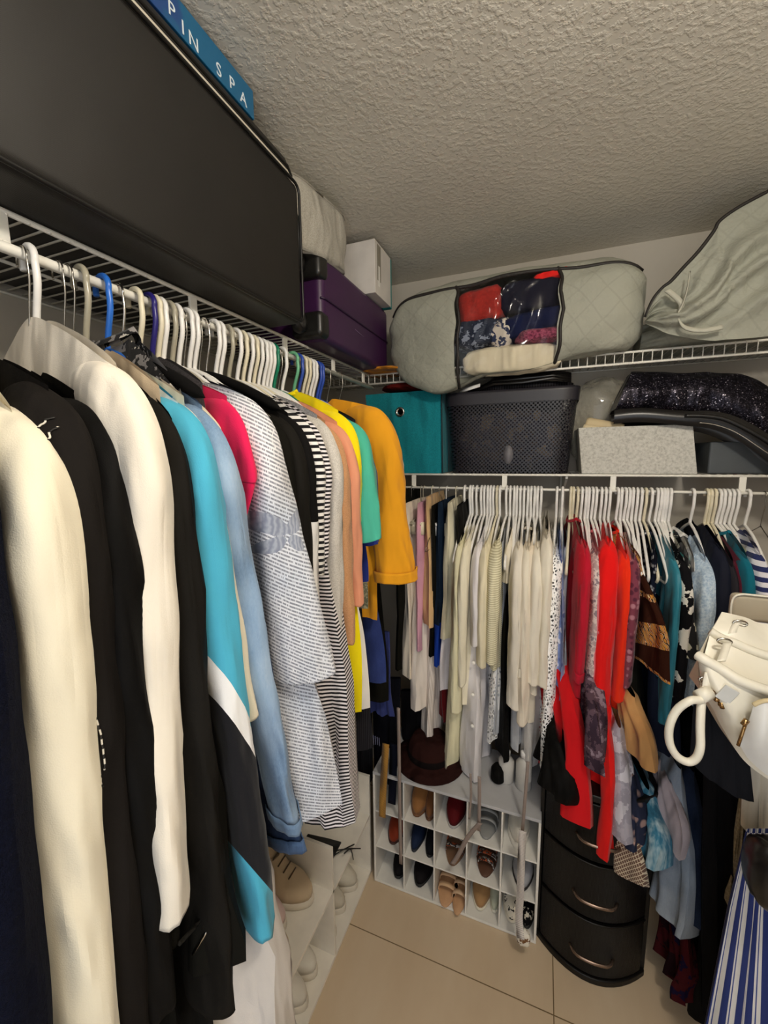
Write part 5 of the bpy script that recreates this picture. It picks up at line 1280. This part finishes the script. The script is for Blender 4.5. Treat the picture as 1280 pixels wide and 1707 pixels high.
f6, n6 = loft2([top3[0], lip2[0], lip[0]], [bk3[0], Vector(bot[0]).lerp(bk3[0], .5), bot[0]]); MB().grid(f6, n6, 6).build('side_panel', wl_, r)
MB().tube(cr([tuple(p) for p in lip], 6), .010, 10).build('rim', wl_, r)
MB().tube(cr([tuple(p) for p in lip2], 6), .009, 10).build('rim', wl_, r)
for (px, py, y_, rr_) in ((1176, 1132, .945, .012), (1206, 1068, 1.0, .012), (1232, 1038, 1.05, .012)):
    q = W3(px, py, y_); MB().tube([q + Vector((rr_ * cos(a), -.004, rr_ * .5 * sin(a))) for a in [2 * pi * k / 16 for k in range(17)]], .0022, 6, cap=False).build('eyelet', chrome, r)
for P in ([(1232, 1034, 1.055), (1224, 1045, 1.04), (1220, 1056, 1.03)], [(1212, 1072, .99), (1207, 1088, .965), (1202, 1102, .945)], [(1182, 1120, .94), (1178, 1140, .935), (1176, 1160, .93)]):
    MB().ribbon(cr([tuple(W3(*q)) for q in P], 4), .008, (1, .2, .2), .002).build('strap', wl_, r)
hd = [(1172, 1152, .93), (1168, 1166, .915), (1150, 1168, .90), (1128, 1184, .90), (1116, 1210, .90), (1116, 1238, .90), (1128, 1260, .90), (1146, 1270, .90), (1160, 1264, .90), (1167, 1245, .90), (1167, 1215, .905), (1168, 1185, .91), (1170, 1160, .925)]
MB().tube(cr([tuple(W3(*q)) for q in hd], 5), .0075, 10).build('handle', wl_, r)
MB().tube([tuple(W3(1165, 1162, .915)), tuple(W3(1181, 1154, .93))], .013, 12).build('handle_collar', wl_, r)
for (px, py) in ((1187, 1155), (1195, 1166), (1202, 1174)):
    q = W3(px, py, .925); MB().lathe([(.003, -.003), (.006, 0), (.003, .003)], q, 10, 'y').build('charm', gold, r)
MB().tube([tuple(W3(1201, 1170, .925)), tuple(W3(1205, 1180, .925))], .005, 8).build('charm', gold, r)
q = W3(1212, 1158, .92); MB().box(-.013, .013, -.002, .002, -.016, .016).build('leather_tag', solid('grey_white_tag', 'c9cac8', .5), r, loc=q, bevel=.002).rotation_euler = (0, .5, 0)
pk = [W3(1256, 1175, .905), W3(1275, 1168, .90), W3(1300, 1170, .90), (W3(1340, 1176, .90))]
pb = [W3(1232, 1240, .91), W3(1250, 1268, .91), W3(1290, 1300, .91), W3(1340, 1320, .91)]
f7, n7 = loft2(pk, pb, bul=.02); MB().grid(f7, n7, 8).build('pocket', solid('white_leather_pocket', 'dcdcda', .4), r)
MB().tube(cr([tuple(p) for p in pk], 5), .004, 8).build('pocket_rim', solid('beige_stitch', 'd6c49a', .6), r)
MB().tube([tuple(W3(1243, 1205, .90)), tuple(W3(1230, 1243, .895))], .003, 8).build('zipper_pull', gold, r)
MB().tube([tuple(W3(1245, 1200, .90)), tuple(W3(1238, 1208, .90))], .005, 8).build('zipper_pull', gold, r)
MB().tube(cr([tuple(W3(1330, 1040, 1.07)), (.24, .03, .55), (.275, .02, .90), (.275, .02, .955), (.262, .02, .94)], 6), .007, 8).build('shoulder_strap', wl_, r)
# cream purse flap behind
r = empty('clutch_purse', W3(1262, 1012, 1.16) + o3, 0, 'flat cream clutch purse with rounded corner behind the white handbag', 'purse')
MB().box(-.052, .16, -.012, .012, -.035, .030).build('purse_body', solid('taupe_cream_leather', 'b9ae98', .45), r, bevel=.011)
MB().tube(cr([(-.052, -.013, -.03), (-.052, -.013, .015), (-.038, -.013, .030), (.0, -.013, .031), (.16, -.013, .028)], 4), .0025, 6).build('edge_binding', wl_, r)

R_ = lambda y, *a, **k: garment('R', y, *a, **k)
stripe_r = NT('blue_white_stripes'); stripe_r.b.inputs['Roughness'].default_value = .9
Xs, Ys, Zs = stripe_r.xyz()
su = stripe_r.n('ShaderNodeSeparateXYZ'); stripe_r.l(stripe_r.tc.outputs['UV'], su.inputs[0])
kk = stripe_r.math('FRACT', stripe_r.math('ADD', stripe_r.math('MULTIPLY', su.outputs[0], 7), .2))
stripe_r.base(stripe_r.ramp(kk, [(0, '20306e'), (.48, 'd9d8d6'), (.62, '31458a'), (.70, 'd9d8d6')], True)); stripe_r.bump(stripe_r.noise(6, (2, 2, .6)), .5, .03); stripe_r = stripe_r.m
def hangcloth(name, label, cat, mat, top, bot, th=.012, folds=.012, k=5, seed=0, **kw):
    """cloth hanging between a top line and a hem line, both world points, with real thickness"""
    top = [Vector(p) for p in top]; bot = [Vector(p) for p in bot]
    c = sum(top, Vector()) / len(top); r_ = empty(name, c, 0, label, cat)
    a = cr([tuple(p - c) for p in top], 8); b = cr([tuple(p - c) for p in bot], 8); n_ = len(a) - 1
    def sd(s_):
        def f(u, v):
            i = min(int(round(u * n_)), n_); p = Vector(a[i]).lerp(Vector(b[i]), v)
            p.y += s_ * th * math.sqrt(max(0, 1 - (2 * u - 1) ** 6)) * (.5 + .5 * v) + folds * (sin(u * k * 3 + seed + v) + .5 * sin(u * k * 7 + seed * 2)) * min(1, v * 3)
            return tuple(p)
        return f
    m_ = MB().grid(sd(-1), n_, 24); m_.grid(sd(1), n_, 24); ob = m_.build('body', mat, r_)
    uv = ob.data.uv_layers.new(name='cloth'); w_ = n_ + 1; half = w_ * 25
    for lp in ob.data.loops:
        q_ = lp.vertex_index % half; uv.data[lp.index].uv = ((q_ % w_) / n_, (q_ // w_) / 24)
    return r_
hangcloth('shorts', 'charcoal black cloth skirt hanging below the white handbag', 'skirt', fabric('202126'),
          [at(1160, 1110, y=1.08), at(1190, 1110, y=1.08), at(1235, 1120, y=1.08)], [at(1150, 1268, y=1.08), at(1200, 1308, y=1.06), at(1256, 1336, y=1.05)], folds=.004).name = 'skirt'
hangcloth('shirt', 'white shirt hem hanging below the handbag at the right edge', 'shirt', fabric('d6cfbf'),
          [at(1240, 1240, y=1.1), at(1280, 1240, y=1.1), at(1340, 1240, y=1.1)], [at(1236, 1378, y=1.1), at(1275, 1402, y=1.1), at(1340, 1420, y=1.1)], folds=.006)
hangcloth('trousers', 'wide black trousers filling the gap left of the beige lace scarf', 'trousers', fabric('0f0e10'),
          [at(1172, 1290, y=1.17), at(1200, 1290, y=1.17), at(1236, 1290, y=1.17)], [at(1172, 1690, y=1.17), at(1200, 1700, y=1.16), at(1232, 1712, y=1.15)], folds=.010, th=.02)
hangcloth('lace_scarf', 'beige lace scarf hanging between black trousers and striped skirt', 'scarf', fabric('b9a98c', 'heather', '98896e', sc=.3),
          [at(1236, 1300, y=1.15), at(1246, 1300, y=1.15)], [at(1208, 1500, y=1.15), at(1226, 1520, y=1.15)], folds=.006, th=.01)
hangcloth('striped_skirt', 'long skirt with blue and white vertical stripes in the lower right corner', 'skirt', stripe_r,
          [at(1243, 1385, y=1.0), at(1262, 1385, y=1.0), at(1290, 1385, y=1.0), at(1340, 1385, y=1.0)], [at(1170, 1760, y=.98), at(1220, 1780, y=.98), at(1290, 1800, y=.98), at(1380, 1820, y=.98)], folds=.010)
lump('shoulder_bag', tuple(at(1282, 1455, y=.93)), (.036, .05, .062), solid('black_leather', '151313', .3), 'rounded black bag at the right edge before the striped skirt', 'bag', 4)
for i, (yy, cc, lb, nm) in enumerate(((.75, 'b8a184', 'beige knit cardigan on the right rod', 'cardigan'), (.60, '3a4a63', 'slate blue shirt on the right rod', 'shirt'), (.45, 'd9d3c6', 'off white shirt on the right rod', 'shirt'))):
    R_(yy, nm, lb, nm, fabric(cc), zh=-.75, sleeve=.5, hw=.19)
    hanger('R', yy, 'tube', white_plastic, 'white plastic hanger on the right rod', 'hangers on the right rod')
hangcloth('dress', 'black ribbed dress hanging in the corner above the left shoe shelf', 'dress', fabric('131316', 'vstripe', '1d1d21', sc=4),
          [at(585, 1120, y=1.42), at(600, 1120, y=1.42), at(618, 1120, y=1.42)], [at(580, 1322, y=1.40), at(598, 1330, y=1.40), at(620, 1300, y=1.42)], folds=.006, th=.02)
hangcloth('coat', 'dark navy coat hanging in the corner behind the woven belt', 'coat', fabric('0d0e16'),
          [at(620, 1130, y=1.45), at(645, 1130, y=1.45), at(668, 1130, y=1.45)], [at(624, 1345, y=1.43), at(642, 1350, y=1.43), at(662, 1340, y=1.44)], folds=.006, th=.02)
hangcloth('cardigan', 'black cardigan hanging low in the corner above the round brown hat', 'cardigan', fabric('100f12'),
          [at(668, 1150, y=1.50), at(690, 1150, y=1.50), at(712, 1150, y=1.50)], [at(670, 1262, y=1.50), at(690, 1268, y=1.50), at(715, 1262, y=1.50)], folds=.006, th=.02)
